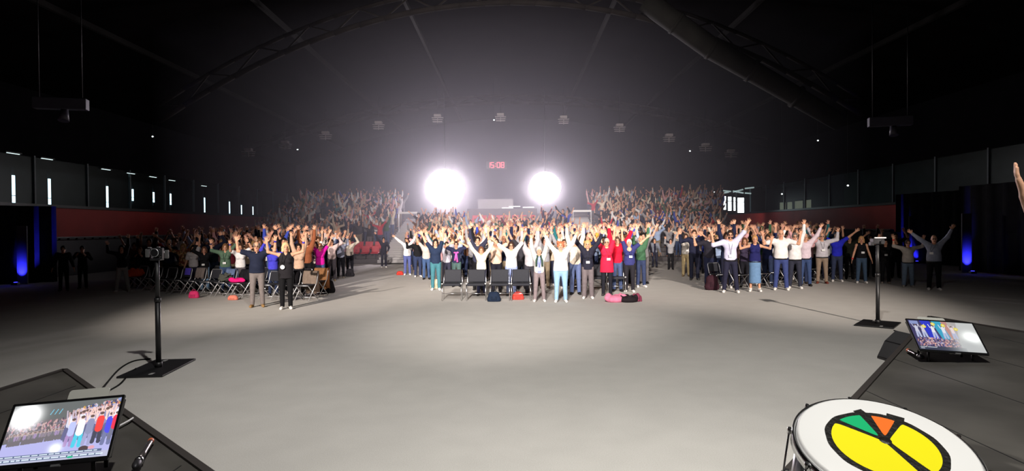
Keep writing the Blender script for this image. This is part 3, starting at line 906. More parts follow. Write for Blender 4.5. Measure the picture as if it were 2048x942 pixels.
hero(515, 484, feetpy=614, label='bald man in navy polo, grey trousers and tan shoes standing in front of the chairs', arms=('wide', 'wide'), top='tee', col=col((30, 36, 56), (122, 114, 112), (120, 110, 104), (150, 118, 76)), belly=0.6, w=1.08, hair='fringe', glasses=True, collar=(30, 36, 56), wrist=[(1, (60, 56, 160))], stance=0.13, pit=-0.05)
hero(545, 492, row=1, label='dark-haired person in bright royal blue shirt between the bald man and the blonde woman', arms=('in', 'wide'), top='shirt', col=col((72, 70, 206), DJEAN, (36, 26, 22)), fem=True, hair='bob')
hero(573, 486, feetpy=618, label='blonde woman in black sleeveless top and black trousers with round white badge', arms=('wide', 'wide'), top='vest', neck='V', hem=0.80, badge=(1.10, -0.07), round_badge=True, col=col((34, 32, 36), (20, 20, 23), (214, 186, 140), SHW), fem=True, w=1.12, hair='bob', yaw=0.25, pit=-0.12, wrist=[(1, (66, 62, 190))], stance=0.10)
hero(597, 488, row=1.2, label='dark-haired person in beige top right behind the blonde woman in black', arms=('up', 'up'), top='long', col=col((204, 170, 146), (36, 34, 38), (30, 22, 20)), fem=True, hair='long')
hero(613, 476, depth=20.4, label='person in rust brown jumper with arms straight up behind the beige top', arms=('up', 'up'), top='long', col=col((150, 88, 58), BLK, (34, 26, 22)), hair='short')
LEO = pattern_mat('leopard_cloth', [(24, 20, 20), (190, 180, 172), (50, 44, 42), (214, 206, 198)], 34)
hero(630, 484, depth=21.6, label='person in black and white spotted top between the rust jumper and the magenta shirt', arms=('up', 'V'), top='long', topmat=LEO, col=col((120, 110, 104), BLK), fem=True, hair='long')
hero(641, 487, feetpy=577, label='person in magenta t-shirt and blue jeans with glasses by the aisle', arms=('V', 'V'), top='tee', col=col((226, 30, 170), (70, 88, 132), (150, 106, 74), SHW), fem=True, hair='short', glasses=True)
hero(664, 479, feetpy=562, label='person in pale pink shirt and grey trousers on the aisle behind the magenta shirt', arms=('up', 'in'), top='shirt', col=col((226, 202, 200), (92, 86, 92), (60, 44, 34), (170, 150, 120)), hair='short')
hero(682, 478, feetpy=556, label='person in blue-grey shirt with glasses, next along the aisle after the pink shirt', arms=('in', 'front'), top='shirt', col=col((178, 184, 208), (26, 26, 32), (60, 46, 40), (150, 140, 130)), hair='short', glasses=True)
hero(700, 478, feetpy=548, label='person in cream shirt and dark trousers clapping overhead at the aisle edge', arms=('in', 'in'), top='shirt', col=col((214, 204, 190), (34, 34, 42), (70, 54, 46)), hair='short', w=1.1)
hero(768, 475, feetpy=535, label='person in dark clothes and white shoes standing alone at the foot of the pale stairway', arms=('V', 'hip'), top='long', col=col((38, 38, 52), (40, 40, 54), (46, 32, 28), SHW), hair='short')
hero(128, 492, feetpy=582, label='dim person in dark clothes by the folded bleacher, nearer the wall of slit windows', arms=('down', 'down'), top='long', col=col((14, 14, 16), (16, 16, 18), (16, 14, 12), (90, 86, 80)), hair='short')
hero(166, 492, feetpy=577, label='dim person in dark clothes by the folded bleacher, nearer the seated rows', arms=('clap', 'clap'), top='long', col=col((12, 12, 14), (14, 14, 18), (16, 14, 12), (60, 58, 54)), hair='short')
# ---- centre block
hero(815, 477, feetpy=550, label='person in white jumper and blue jeans with arms thrown wide at the aisle corner', arms=('VV', 'V'), top='long', col=col(WHITE, (86, 96, 150), (40, 30, 30), SHW), fem=True, w=1.08, hair='curly')
hero(852, 481, depth=24.6, label='person in grey-beige t-shirt and jeans, arm raised toward the stairway', arms=('V', 'V'), top='tee', col=col((188, 178, 172), JEAN, (90, 60, 44)), hair='short', w=1.08)
hero(872, 479, feetpy=580, label='person in navy t-shirt with white hem and dark cap of hair, white shoes', arms=('V', 'up'), top='tee', col=col((30, 42, 66), (60, 110, 120), (36, 28, 28), SHW), hair='bob', w=1.08)
hero(893, 484, depth=22.0, label='person in pale grey top between the navy t-shirt and the pink bow', arms=('up', 'V'), top='tee', col=col((170, 166, 178), (44, 44, 60)), hair='short')
hero(912, 483, depth=21.4, label='person in navy with a pink bow scarf and elbows spread wide', arms=('head', 'head'), top='tee', bow=(232, 90, 170), col=col((36, 40, 66), (70, 92, 90), (60, 44, 40)), hair='short', w=1.05)
hero(955, 474, depth=20.2, label='person in dark slate jumper behind the short person in cream', arms=('up', 'V'), top='long', col=col((46, 48, 66), BLK, (50, 38, 34)), hair='short')
hero(962, 494, depth=18.5, hmin=1.42, label='short person in cream jumper with red belt hem, arms raised in a V', arms=('V', 'V'), top='long', col=col((240, 228, 202), (66, 70, 104), (110, 74, 52)), fem=True, hair='bob', w=1.05)
hero(992, 477, depth=19.6, label='person in salmon beige top and black trousers beside the cream jumper', arms=('up', 'in'), top='tee', col=col((226, 190, 166), (30, 30, 40), (56, 40, 34)), hair='short', w=1.1)
hero(1022, 484, depth=18.4, label='person with glasses in white blouse and pale jeans, arms in a V', arms=('VV', 'V'), top='rolled', col=col(WHITE, (150, 164, 208), (60, 42, 36)), fem=True, w=1.12, hair='bob', glasses=True)
hero(1060, 480, depth=18.6, label='person in light grey suit jacket and white shirt behind the green scarf wearer', arms=('up', 'up'), top='jacket', split=WHITE, col=col((176, 172, 176), (60, 58, 66), (70, 54, 44)), hair='short', w=1.08)
hero(1079, 494, feetpy=603, hmin=1.46, label='grey-haired man in light grey cardigan with dark green scarf and round badge', arms=('up', 'up'), top='jacket', split=(150, 160, 220), scarf=(58, 78, 66), badge=(1.02, 0.0), round_badge=True, col=col((196, 192, 186), (136, 122, 124), (196, 186, 178), SHW), hair='short', stance=0.14)
hero(1122, 484, feetpy=604, label='person in white jumper and light blue jeans, reddish hair, arms straight up', arms=('V', 'V'), top='long', col=col((244, 240, 236), (150, 186, 214), (176, 104, 72), SHW), fem=True, w=1.22, belly=0.3, hair='curly', pit=-0.2, stance=0.13)
hero(1150, 474, depth=18.6, label='person in cream jumper between the light blue jeans and the black cardigan', arms=('up', 'up'), top='long', col=col((238, 226, 206), (96, 110, 150), (150, 120, 90)), hair='short')
hero(1176, 481, feetpy=597, label='person in black V-neck cardigan with white badge and grey trousers', arms=('V', 'V'), top='long', neck='V', hem=0.86, badge=(1.08, 0.0), col=col((38, 38, 52), (116, 106, 108), (196, 160, 110), SHW), fem=True, hair='bob', legw=1.15)
hero(1214, 477, feetpy=591, label='grey-haired woman in long red tunic and black leggings with glasses', arms=('V', 'up'), top='dress', badge=(1.10, 0.05), col=col((214, 34, 66), (30, 30, 38), (170, 166, 160), (60, 60, 60)), fem=True, w=1.08, hair='short', glasses=True, legw=0.9)
hero(1234, 474, depth=19.4, label='person in bright red jacket close behind the red tunic', arms=('up', 'V'), top='jacket', col=col((226, 20, 50), (70, 84, 120), (90, 70, 60)), hair='short')
hero(1259, 479, feetpy=584, label='white-haired woman in navy top, one bare arm stretched out over the aisle', arms=('up', 'VV'), top='tee', neck='scoop', badge=(1.16, 0.04), hem=0.88, col=col((50, 52, 104), (34, 32, 38), (226, 220, 210), SHW), fem=True, w=1.14, hair='short', pit=-0.12)
# ---- seating block nearest the drum
hero(1292, 481, depth=30.0, label='person in dark hooded top beside the red chair in the aisle', arms=('down', 'down'), top='long', col=col((30, 28, 40), (26, 26, 32), (60, 44, 36)), hair='short')
hero(1309, 480, depth=30.5, label='person in grey open jacket next to the red chair in the aisle', arms=('down', 'down'), top='jacket', split=(40, 40, 60), col=col((120, 124, 136), (44, 46, 62), (80, 60, 48)), hair='short')
hero(1341, 478, depth=29.0, label='person in grey jumper and black trousers at the aisle, back rows by the red chair', arms=('front', 'up'), top='long', col=col((150, 150, 154), (26, 26, 30), (70, 52, 44)), hair='short')
hero(1372, 468, feetpy=553, label='person in light grey top and khaki trousers at the aisle corner', arms=('in', 'in'), top='tee', badge=(1.05, 0.05), col=col((190, 184, 176), (150, 134, 100), (70, 50, 40), (120, 104, 80)), fem=True, hair='bob')
hero(1389, 460, feetpy=560, label='tall man in navy V-neck over a white collar, one hand raised', arms=('W', 'front'), top='long', neck='V', collar=WHITE, col=col((34, 36, 58), (26, 28, 44), (70, 50, 38), (60, 60, 60)), hair='short', w=1.08)
hero(1420, 465, feetpy=572, label='person in plain black jumper and dark navy trousers beside the lilac shirt', arms=('W', 'wide'), top='tee', badge=False, col=col((40, 38, 48), (32, 36, 60), (30, 24, 22)), hair='short', w=1.12, collar=WHITE)
hero(1461, 461, feetpy=585, label='bearded man with glasses in pale lilac shirt and navy trousers, black lanyard', arms=('W', 'V'), top='rolled', col=col((214, 212, 240), (38, 38, 58), (52, 36, 30), SHW), hair='short', beard=True, glasses=True, belt=True, w=1.04, stance=0.17, badge=(1.02, 0.0))
hero(1489, 476, depth=20.4, label='long brown-haired person in dark purple top between lilac shirt and denim skirt', arms=('front', 'front'), top='long', col=col((60, 52, 74), (26, 26, 34), (110, 70, 48)), fem=True, hair='long')
hero(1510, 471, feetpy=583, label='blonde woman in navy sleeveless top and long denim skirt', arms=('W', 'W'), top='vest', bottom='skirt', hem=0.92, col=col((34, 36, 92), (104, 138, 176), (190, 142, 90), SHW), fem=True, hair='short', stance=0.13, belt=True, wrist=[(-1, (50, 50, 60))])
hero(1535, 470, depth=20.8, label='person in navy shirt between the denim skirt and the white t-shirt', arms=('V', 'up'), top='rolled', col=col((36, 44, 84), DJEAN, (60, 44, 36)), hair='short')
hero(1562, 459, feetpy=580, label='bald man in plain white t-shirt and blue jeans with red pouch at the hip', arms=('W', 'W'), top='tee', col=col((240, 236, 234), (60, 72, 124), (150, 120, 100), SHW), hair='bald', w=1.12, belly=0.3, belt=True, stance=0.15)
hero(1590, 466, feetpy=577, label='man with glasses in white shirt and charcoal trousers beside the white t-shirt', arms=('in', 'up'), top='shirt', col=col((238, 236, 236), (46, 48, 62), (110, 100, 94), SHW), hair='short', glasses=True, belt=True, w=1.1, belly=0.4, stance=0.15, wrist=[(1, (170, 30, 60))])
hero(1611, 467, feetpy=572, label='bald man in pale pink shirt and blue jeans behind the white shirt', arms=('front', 'V'), top='shirt', col=col((222, 204, 214), (58, 76, 116), (130, 112, 100), (40, 38, 38)), hair='fringe', belt=True, w=1.05, stance=0.13)
hero(1644, 466, feetpy=567, label='bald man with glasses in pale grey shirt and tan trousers, brown shoes', arms=('V', 'wide'), top='shirt', badge=(1.14, 0.02), col=col((200, 196, 204), (142, 124, 108), (150, 140, 132), (120, 60, 48)), hair='fringe', glasses=True, belt=True, w=1.1, belly=0.5, stance=0.13, wrist=[(-1, (214, 30, 40))])
hero(1674, 467, feetpy=563, label='person in royal blue polo and dark jeans, one arm stretched sideways', arms=('in', 'VV'), top='tee', collar=(44, 50, 190), col=col((40, 46, 196), (50, 58, 84), (150, 130, 110), SHW), hair='fringe', w=1.08, stance=0.13)
hero(1699, 472, depth=23.0, label='person in dark olive top between the blue polo and the black sleeveless top', arms=('up', 'VV'), top='tee', col=col((40, 44, 36), BLK, (60, 48, 38)), hair='short')
hero(1723, 473, feetpy=566, label='blonde woman in black sleeveless top and jeans with arms held low', arms=('down', 'down'), top='vest', neck='V', hem=0.92, badge=(1.13, 0.03), col=col((20, 20, 26), (64, 84, 108), (196, 150, 100), SHW), fem=True, hair='bob', stance=0.13, pit=-0.15, wrist=[(-1, (220, 40, 50))])
hero(1741, 470, depth=24.0, label='person in black holding hands overhead just behind the pole of the drum-side stand', arms=('up', 'up'), top='long', col=col((18, 18, 20), BLK, (30, 24, 20)), hair='short')
hero(1771, 479, feetpy=567, label='person in black t-shirt with large white badge partly behind the drum-side stand', arms=('in', 'in'), top='tee', badge=(1.12, 0.0), col=col((20, 20, 22), (18, 18, 22), (40, 30, 26), (150, 140, 130)), hair='short', fem=True)
hero(1791, 467, depth=23.4, label='person in black t-shirt with bent arms over the head beside the grey-shirted man', arms=('wide', 'in'), top='tee', col=col((20, 20, 24), BLK, (30, 24, 20)), hair='short')
hero(1816, 480, feetpy=574, label='man with glasses in grey-beige shirt and faded jeans, red wristband', arms=('wide', 'wide'), top='rolled', col=col((170, 164, 158), (92, 108, 128), (70, 56, 48), (150, 146, 140)), hair='short', glasses=True, belt=True, belly=0.4, w=1.08, stance=0.13, legw=1.15, wrist=[(-1, (220, 40, 40))])
hero(1868, 471, feetpy=580, label='bald man in blue-grey shirt and black trousers at the row end, white shoes', arms=('VV', 'V'), top='shirt', badge=(1.16, -0.10), col=col((146, 152, 172), (16, 16, 20), (120, 90, 64), SHW), hair='bald', glasses=True, belt=True, belly=0.5, w=1.16, stance=0.13, legw=1.1)

# ---- the rows behind: one figure per place, drawn from a set of poses, each with its own clothes
rng = random.Random(7)
KIND = []
POSES = [('V', 'V'), ('up', 'up'), ('up', 'V'), ('wide', 'V'), ('in', 'up'), ('V', 'in'), ('front', 'up'), ('VV', 'V'), ('W', 'up'), ('up', 'wide')]
HAIRS = ['short', 'bob', 'short', 'long', 'fringe', 'short', 'bald', 'curly', 'short', 'bun']
for i, ps in enumerate(POSES):
    fem = HAIRS[i] in ('bob', 'long', 'curly', 'bun')
    KIND.append(dict(arms=ps, fem=fem, hair=HAIRS[i], w=1.0 + 0.12 * ((i * 7) % 3 - 0.5), belly=0.3 * (i % 3 == 0), top=['tee', 'long', 'shirt', 'rolled', 'tee', 'jacket', 'long', 'tee', 'shirt', 'long'][i], neck=['round', 'V', 'round'][i % 3], yaw=0.12 * ((i * 3) % 5 - 2), pit=-0.08 * (i % 2)))
TOPC = [('white', (236, 234, 234)), ('black', (22, 22, 26)), ('navy', (32, 38, 66)), ('grey', (150, 148, 152)), ('beige', (206, 184, 160)), ('pale blue', (160, 180, 214)), ('red', (190, 34, 48)),
        ('cream', (236, 224, 202)), ('charcoal', (52, 50, 56)), ('pink', (222, 168, 172)), ('teal', (38, 104, 110)), ('burgundy', (104, 30, 44)), ('blue', (58, 74, 170)), ('brown', (110, 76, 56)), ('green', (60, 96, 70)), ('mustard', (190, 146, 60))]
TW = [9, 10, 9, 7, 6, 5, 3, 5, 6, 4, 2, 2, 4, 3, 2, 1]
BOTC = [(24, 24, 30), (46, 56, 86), (66, 84, 120), (96, 92, 94), (34, 36, 54), (130, 116, 96)]
HAIRC = [(48, 34, 26), (28, 22, 20), (92, 62, 42), (170, 136, 92), (150, 146, 142), (66, 46, 36), (110, 76, 50)]
ORD = ['first', 'second', 'third', 'fourth', 'fifth', 'sixth', 'seventh', 'eighth', 'ninth', 'tenth', 'eleventh', 'twelfth', 'thirteenth', 'fourteenth', 'fifteenth', 'sixteenth', 'seventeenth', 'eighteenth', 'nineteenth', 'twentieth', 'twenty-first']
def lerp(a, b, t): return a + (b - a) * t
def occupied(x, y, r=0.50):
    return any((x - a) ** 2 + ((y - b) * 0.9) ** 2 < r * r for a, b in HEROXY)
CROWD = []      # (x, y, z, block, row, place)
for r_ in range(1, 16):
    t = r_ / 15.0
    # block under the slit windows: from the aisle outwards
    ax_, ay_ = lerp(-5.9, -8.6, t), 17.4 + r_ * 1.06
    n = 12 if r_ < 8 else 11
    for k in range(n):
        CROWD.append((ax_ - 0.30 - k * 0.60, ay_ + k * 0.26 * (1 - 0.5 * t), 0.0, 'slit', r_, k))
    # centre block
    xl, xr, yy = lerp(-2.5, -5.4, t), lerp(3.9, 7.2, t), 18.3 + r_ * 1.06
    n = int((xr - xl) / 0.62)
    for k in range(n + 1):
        u = k / n
        CROWD.append((lerp(xl, xr, u), yy + 0.9 * abs(u - 0.45) ** 1.5, 0.0, 'centre', r_, k))
    # block nearest the drum
    ax_, ay_ = lerp(6.4, 9.6, t), 19.0 + r_ * 1.06
    n = 10 if r_ < 9 else 9
    for k in range(n):
        CROWD.append((ax_ + 0.30 + k * 0.60, ay_ + k * 0.26 * (1 - 0.5 * t), 0.0, 'drum', r_, k))
BLK_TXT = {'slit': 'under the slit windows', 'centre': 'of centre block', 'drum': 'beside the drum'}
EDGE = {'slit': 'from the aisle', 'centre': 'from the stairway side', 'drum': 'from the aisle'}
cands = []
for (x, y, z, b, r_, k) in CROWD:
    x += rng.uniform(-0.09, 0.09); y += rng.uniform(-0.12, 0.12)
    px_ = CX + F * x / y
    if any(abs(px_ - a) < 19 and y < d_ + 0.2 and d_ < 27 for a, d_ in HEROPX): continue
    if r_ == 1 and b == 'centre': continue
    if occupied(x, y) or any((x - a) ** 2 + (y - c_) ** 2 < 0.2 for c_, a, *_ in cands[-40:]) or rng.random() < 0.04: continue
    cands.append((y, x, b, r_, k))
cands.sort()
NIND = 300 - len(HEROXY) - 1
near, far = cands[:NIND], cands[NIND:]
PTXT_ = ['arms in a V', 'arms straight up', 'arms raised', 'arms raised', 'one arm bent', 'one arm bent', 'hand raised forward', 'arms flung wide', 'hands up', 'hands up']
counts = {}
for (y, x, b, r_, k) in near:
    ki = rng.randrange(len(KIND))
    sp = dict(KIND[ki])
    tn, tc_ = rng.choices(TOPC, TW)[0]
    sp['col'] = col(tc_, rng.choice(BOTC), rng.choice(HAIRC), rng.choice([(30, 28, 28), (220, 216, 212), (70, 60, 54)]))
    sp['skin'] = rng.choices(range(5), [5, 5, 4, 3, 1])[0]
    if sp.get('top') == 'jacket': sp['split'] = None
    o = make_person(sp, key='kind%d' % ki, h=0.0125, hc=0.018)
    place(o, x, y, 0, rng.uniform(1.56, 1.80) / 1.715, face_cam(x, y) + rng.uniform(-0.25, 0.25))
    cl = {'tee': 't-shirt', 'long': 'jumper', 'shirt': 'shirt', 'rolled': 'shirt', 'jacket': 'jacket'}[sp['top']]
    counts[(b, r_)] = counts.get((b, r_), 0) + 1
    tag(o, 'person in %s %s, %s row %s, %s %s' % (tn, cl, ORD[r_], BLK_TXT[b], ORD[k], EDGE[b]), 'person', {'slit': 'audience in the block under the slit windows', 'centre': 'audience in the centre block', 'drum': 'audience in the block nearest the drum'}[b])

# ---- everyone farther back (last floor rows and the grandstand) as one crowd
LOW = []
for ki, sp in enumerate(KIND):
    parts, J, hp = figure(sp, 0.027, 0.03)
    LOW.append([(k, V, Q) for k, (V, Q, mi) in parts.items() if not k.startswith('shoe')])
far_pts = [(x, y, 0.0) for (y, x, b, r_, k) in far]
for i in range(NT):
    y = TY0 + TD * (i + 0.55); z = tier_z(i)
    x = -16.2
    hi_l = -16.2 if i < 4 else -15.6
    while x < 15.8:
        x += rng.uniform(0.52, 0.72)
        if -7.8 < x < -6.0 or 3.9 < x < 5.6: continue            # stairways
        if x > 0.335 * y: break
        px_ = CX + F * x / y
        if i >= 6 and (836 < px_ < 946 or 1042 < px_ < 1138): continue   # keep the lamps clear
        if i >= 4 and -2.9 < x < 1.7 and i < 9: continue          # empty red seats, booth
        if i >= 9 and -4.0 < x < 2.2: continue
        if i < 2 and -11.2 < x < -7.6 : continue                  # empty red seats by the stairway
        if 4 <= i <= 7 and -13.6 < x < -12.0: continue            # camera platform
        if x < -13.4 and i < 9 and rng.random() < 0.35: continue
        if rng.random() < (0.10 if i < 10 else 0.22): continue
        far_pts.append((x, y, z))
Vs, Qs, Cs = [], [], []; base = 0
SKC = [lin(214, 160, 130), lin(224, 172, 142), lin(198, 146, 116), lin(206, 150, 128)]
for (x, y, z) in far_pts:
    ki = rng.randrange(len(KIND)); s = rng.uniform(1.55, 1.80) / 1.715
    a = face_cam(x, y) + rng.uniform(-0.3, 0.3); ca, sa = math.cos(a), math.sin(a)
    cc = {'body': rng.choice(SKC), 'top': lin(*rng.choices(TOPC, TW)[0][1]), 'bottom': lin(*rng.choice(BOTC)), 'hair': lin(*rng.choice(HAIRC))}
    for k, V, Q in LOW[ki]:
        P = V * s
        P = np.stack([P[:, 0] * ca - P[:, 1] * sa + x, P[:, 0] * sa + P[:, 1] * ca + y, P[:, 2] + z], 1)
        Vs.append(P.astype(np.float32)); Qs.append(Q + base); base += len(V)
        Cs.append(np.tile(np.array([*cc.get(k, cc['hair']), 1.0], np.float32), (len(V), 1)))
me = np_mesh('crowd', np.concatenate(Vs), np.concatenate(Qs))
at = me.color_attributes.new('cloth_colour', 'FLOAT_COLOR', 'POINT')
at.data.foreach_set('color', np.concatenate(Cs).ravel())
cm = mat('crowd_cloth', (0.5, 0.5, 0.5), rough=0.8, spec=0.2)
an = cm.node_tree.nodes.new('ShaderNodeAttribute'); an.attribute_name = 'cloth_colour'
cm.node_tree.links.new(an.outputs['Color'], cm.node_tree.nodes['Principled BSDF'].inputs['Base Color'])
crowd = link('audience', me, cm)
tag(crowd, 'dense audience with raised arms filling the grandstand and last floor rows', 'crowd', kind='stuff')
print('CROWD far', len(far_pts), 'near', len(near), 'heroes', len(HEROXY), 'faces', len(me.polygons))


# ================================================================== THINGS
# ---- hand drum with the coloured emblem, tilted towards the camera
dn = Vector((-0.01564, -0.32421, 0.94586)).normalized()
dex = Vector((0, 1, 0)).cross(dn).normalized(); dey = dn.cross(dex)
DM = Matrix((dex, dey, dn)).transposed()
drum = empty('drum'); drum.matrix_world = Matrix.Translation((1.24161, 2.07862, 1.26263)) @ DM.to_4x4()
tag(drum, 'white-headed drum with a yellow, green and orange emblem at the stage edge', 'drum')
RD = 0.275
WHD = mat('drum_head', (0.86, 0.86, 0.85), rough=0.35)
MB().lathe([(0.0005, 0.0), (RD - 0.012, 0.0), (RD - 0.004, -0.004), (RD - 0.002, -0.02)], n=64).build('drum_head', WHD, drum)
MB().lathe([(RD - 0.002, -0.028), (RD + 0.004, -0.010), (RD + 0.010, -0.010), (RD + 0.012, -0.05), (RD - 0.001, -0.05)], n=64).build('hoop', CHROME, drum)
MB().lathe([(RD - 0.008, -0.030), (RD - 0.008, -0.42), (RD - 0.04, -0.43)], n=64).build('shell', mat('drum_shell', (0.68, 0.69, 0.70), rough=0.3, metal=0.9), drum)
MB().lathe([(RD - 0.002, -0.43), (RD + 0.012, -0.43), (RD + 0.012, -0.39), (RD - 0.002, -0.39)], n=64).build('hoop', CHROME, drum)
for k in range(10):
    a = 2 * PI * k / 10 + 0.2; ca, sa = math.cos(a), math.sin(a)
    rr = RD + 0.018
    rod = MB().cyl((rr * ca, rr * sa, -0.03), (rr * ca, rr * sa, -0.41), 0.0035, n=8).cyl((rr * ca, rr * sa, -0.012), (rr * ca, rr * sa, -0.035), 0.007, n=6).build('tension_rod', CHROME, drum)
    MB().box(((RD + 0.006) * ca, (RD + 0.006) * sa, -0.22), (0.022, 0.02, 0.06), (0, 0, a), bevel=0.004).build('lug', CHROME, drum)
TAPE = mat('black_tape', (0.014, 0.013, 0.012), rough=0.4, noise=0.4, nscale=60, bump=0.3)
YEL, GRN, ORA = mat('emblem_yellow', (0.90, 0.82, 0.0), rough=0.5), mat('emblem_green', (0.0, 0.45, 0.16), rough=0.5), mat('emblem_orange', (0.90, 0.17, 0.015), rough=0.5)
rE = 0.183; ec = Vector((0.010, 0.018))
def disc(mb, rad, z0, z1, wob=0.0, n=72, c=(0, 0)):
    pts = []
    for k in range(n):
        a = 2 * PI * k / n
        r_ = rad * (1 + wob * math.sin(a * 9 + 1.0) * math.sin(a * 4))
        pts.append((c[0] + r_ * math.cos(a), c[1] + r_ * math.sin(a)))
    return mb.prism(pts, z0, z1)
mb = disc(MB(), rE, 0.0005, 0.0015, 0.012)
mb.box((0.012, rE - 0.002, 0.0012), (0.034, 0.030, 0.0016), (0, 0, 0.3)).box((0.115, 0.142, 0.0012), (0.055, 0.035, 0.0016), (0, 0, -0.6))
mb.build('emblem_ring', TAPE, drum)
def sector(a0, a1, r1, gap, m, name):
    # wedge of the emblem with rounded corners, offset from the centre lines by gap
    c = Vector((0.012, 0.022)); pts = []
    am = R((a0 + a1) / 2); off = gap / max(0.2, math.sin(R(abs(a1 - a0) / 2)) if abs(a1 - a0) < 180 else 1)
    apex = c + Vector((math.cos(am), math.sin(am))) * off
    raw = [apex]
    n = 20
    for k in range(n + 1):
        a = R(a0 + (a1 - a0) * k / n)
        # radius measured from the drum centre so that the outer edge follows the ring
        d = Vector((math.cos(a), math.sin(a)))
        b = apex.dot(d); t = -b + math.sqrt(max(0, b * b - apex.length_squared + r1 * r1))
        raw.append(apex + d * t)
    # corner rounding by repeated corner cutting near the three corners
    for _ in range(3):
        new = []
        N = len(raw)
        for i in range(N):
            p, q = raw[i], raw[(i + 1) % N]
            L = (q - p).length
            if L > 0.02: new += [p + (q - p) * (0.10), p + (q - p) * (0.90)]
            else: new += [p * 0.75 + q * 0.25, p * 0.25 + q * 0.75]
        raw = new
    MB().prism([(p.x, p.y) for p in raw], 0.0016, 0.0026).build(name, m, drum)
rI = 0.163
sector(92, 132, rI, 0.006, GRN, 'emblem_panel')
sector(46, 82, rI, 0.006, ORA, 'emblem_panel')
sector(136, 279, rI, 0.007, YEL, 'emblem_panel')
sector(-72, 42, rI - 0.004, 0.007, YEL, 'emblem_panel')
MB().lathe([(0.001, 0.0016), (0.020, 0.0016), (0.019, 0.003), (0.001, 0.003)], n=20, M=Matrix.Translation((0.012, 0.022, 0))).build('emblem_hub', TAPE, drum)
# its stand
ds = empty('drum_stand', (1.2416, 2.20, SZ)); tag(ds, 'black and chrome tripod stand holding the white drum', 'drum stand')
MB().cyl((0, 0, 0.14), (0, 0.0, 0.30), 0.018).build('post', BLACK, ds)
for k in range(3):
    a = 2 * PI * k / 3 + 0.5
    MB().tube([(0, 0, 0.26), (0.20 * math.cos(a), 0.20 * math.sin(a), 0.10), (0.28 * math.cos(a), 0.28 * math.sin(a), 0.012)], 0.011).build('leg', BLACK, ds)
    MB().tube([(0, 0, 0.27), (0.16 * math.cos(a + 1), 0.16 * math.sin(a + 1), 0.26 - 0.05 * math.sin(a + 1)), (0.17 * math.cos(a + 1), 0.17 * math.sin(a + 1), 0.28)], 0.010).build('arm', CHROME, ds)

# ---- stage monitors: tilted screens with the live picture
class Paint:
    def __init__(s, w, h, c): s.w, s.h = w, h; s.a = np.tile(np.array(c, np.float32), (h, w, 1)); s.Y, s.X = np.mgrid[0:h, 0:w] + 0.5; s.X = s.X / w; s.Y = s.Y / h
    def mask(s, m, c, al=1.0): s.a[m] = s.a[m] * (1 - al) + np.array(c, np.float32) * al
    def ell(s, x, y, rx, ry, c, al=1.0): s.mask(((s.X - x) / rx) ** 2 + ((s.Y - y) / ry) ** 2 < 1, c, al)
    def rect(s, x0, y0, x1, y1, c, al=1.0): s.mask((s.X >= x0) & (s.X < x1) & (s.Y >= y0) & (s.Y < y1), c, al)
    def blob(s, x, y, r, c, k=2.0):
        g = np.exp(-(((s.X - x) / r) ** 2 + ((s.Y - y) / (r * 1.5)) ** 2) * k)[..., None]; s.a = s.a * (1 - np.minimum(g, 1)) + np.array(c, np.float32) * np.minimum(g, 1)
    def line(s, x0, y0, x1, y1, w, c):
        dx, dy = x1 - x0, (y1 - y0); L = dx * dx + dy * dy
        t = np.clip(((s.X - x0) * dx + (s.Y - y0) * dy) / L, 0, 1)
        s.mask((s.X - x0 - t * dx) ** 2 + ((s.Y - y0 - t * dy) * 0.56) ** 2 < w * w, c)
    def figure(s, x, y, h, top, leg, skin=(0.9, 0.6, 0.5)):      # y = feet
        s.line(x - h * .05, y, x - h * .03, y - h * .45, h * .034, leg); s.line(x + h * .05, y, x + h * .03, y - h * .45, h * .034, leg)
        s.line(x, y - h * .45, x, y - h * .70, h * .055, top)
        s.line(x - h * .07, y - h * .70, x - h * .10, y - h * .95, h * .012, skin); s.line(x + h * .07, y - h * .70, x + h * .10, y - h * .95, h * .012, skin)
        s.ell(x, y - h * .83, h * .034, h * .065, skin); s.ell(x, y - h * .865, h * .036, h * .045, (0.16, 0.10, 0.09))
def screen_mesh(name, img, w, h, m, parent):
    H, Wd = img.shape[:2]
    gx, gy = np.meshgrid(np.linspace(-w / 2, w / 2, Wd + 1), np.linspace(h / 2, -h / 2, H + 1))
    V = np.stack([gx, gy, np.zeros_like(gx)], 2).reshape(-1, 3)
    i = np.arange(H * (Wd + 1)).reshape(H, Wd + 1)[:, :-1].ravel()
    Q = np.stack([i + Wd + 1, i + Wd + 2, i + 1, i], 1)
    me = np_mesh(name, V.astype(np.float32), Q.astype(np.int32))
    at = me.color_attributes.new('picture', 'FLOAT_COLOR', 'CORNER')
    c = np.concatenate([img.reshape(-1, 3), np.ones((H * Wd, 1))], 1).astype(np.float32)
    at.data.foreach_set('color', np.repeat(c, 4, 0).ravel())
    return link(name, me, m, parent)
def screen_material(name, strength):
    m = bpy.data.materials.new(name); m.use_nodes = True
    nt = m.node_tree; b = nt.nodes['Principled BSDF']
    an = nt.nodes.new('ShaderNodeAttribute'); an.attribute_name = 'picture'
    nt.links.new(an.outputs['Color'], b.inputs['Emission Color']); b.inputs['Emission Strength'].default_value = strength
    b.inputs['Base Color'].default_value = (0.01, 0.01, 0.01, 1); b.inputs['Roughness'].default_value = 0.12
    return m
rs = random.Random(3)
L1 = Paint(304, 171, (0.16, 0.17, 0.17))
L1.mask(L1.Y > 0.66 - 0.14 * L1.X, (0.50, 0.50, 0.86))
L1.mask((L1.Y > 0.30 - 0.05 * L1.X) & (L1.Y < 0.64 - 0.14 * L1.X), (0.18, 0.16, 0.17))
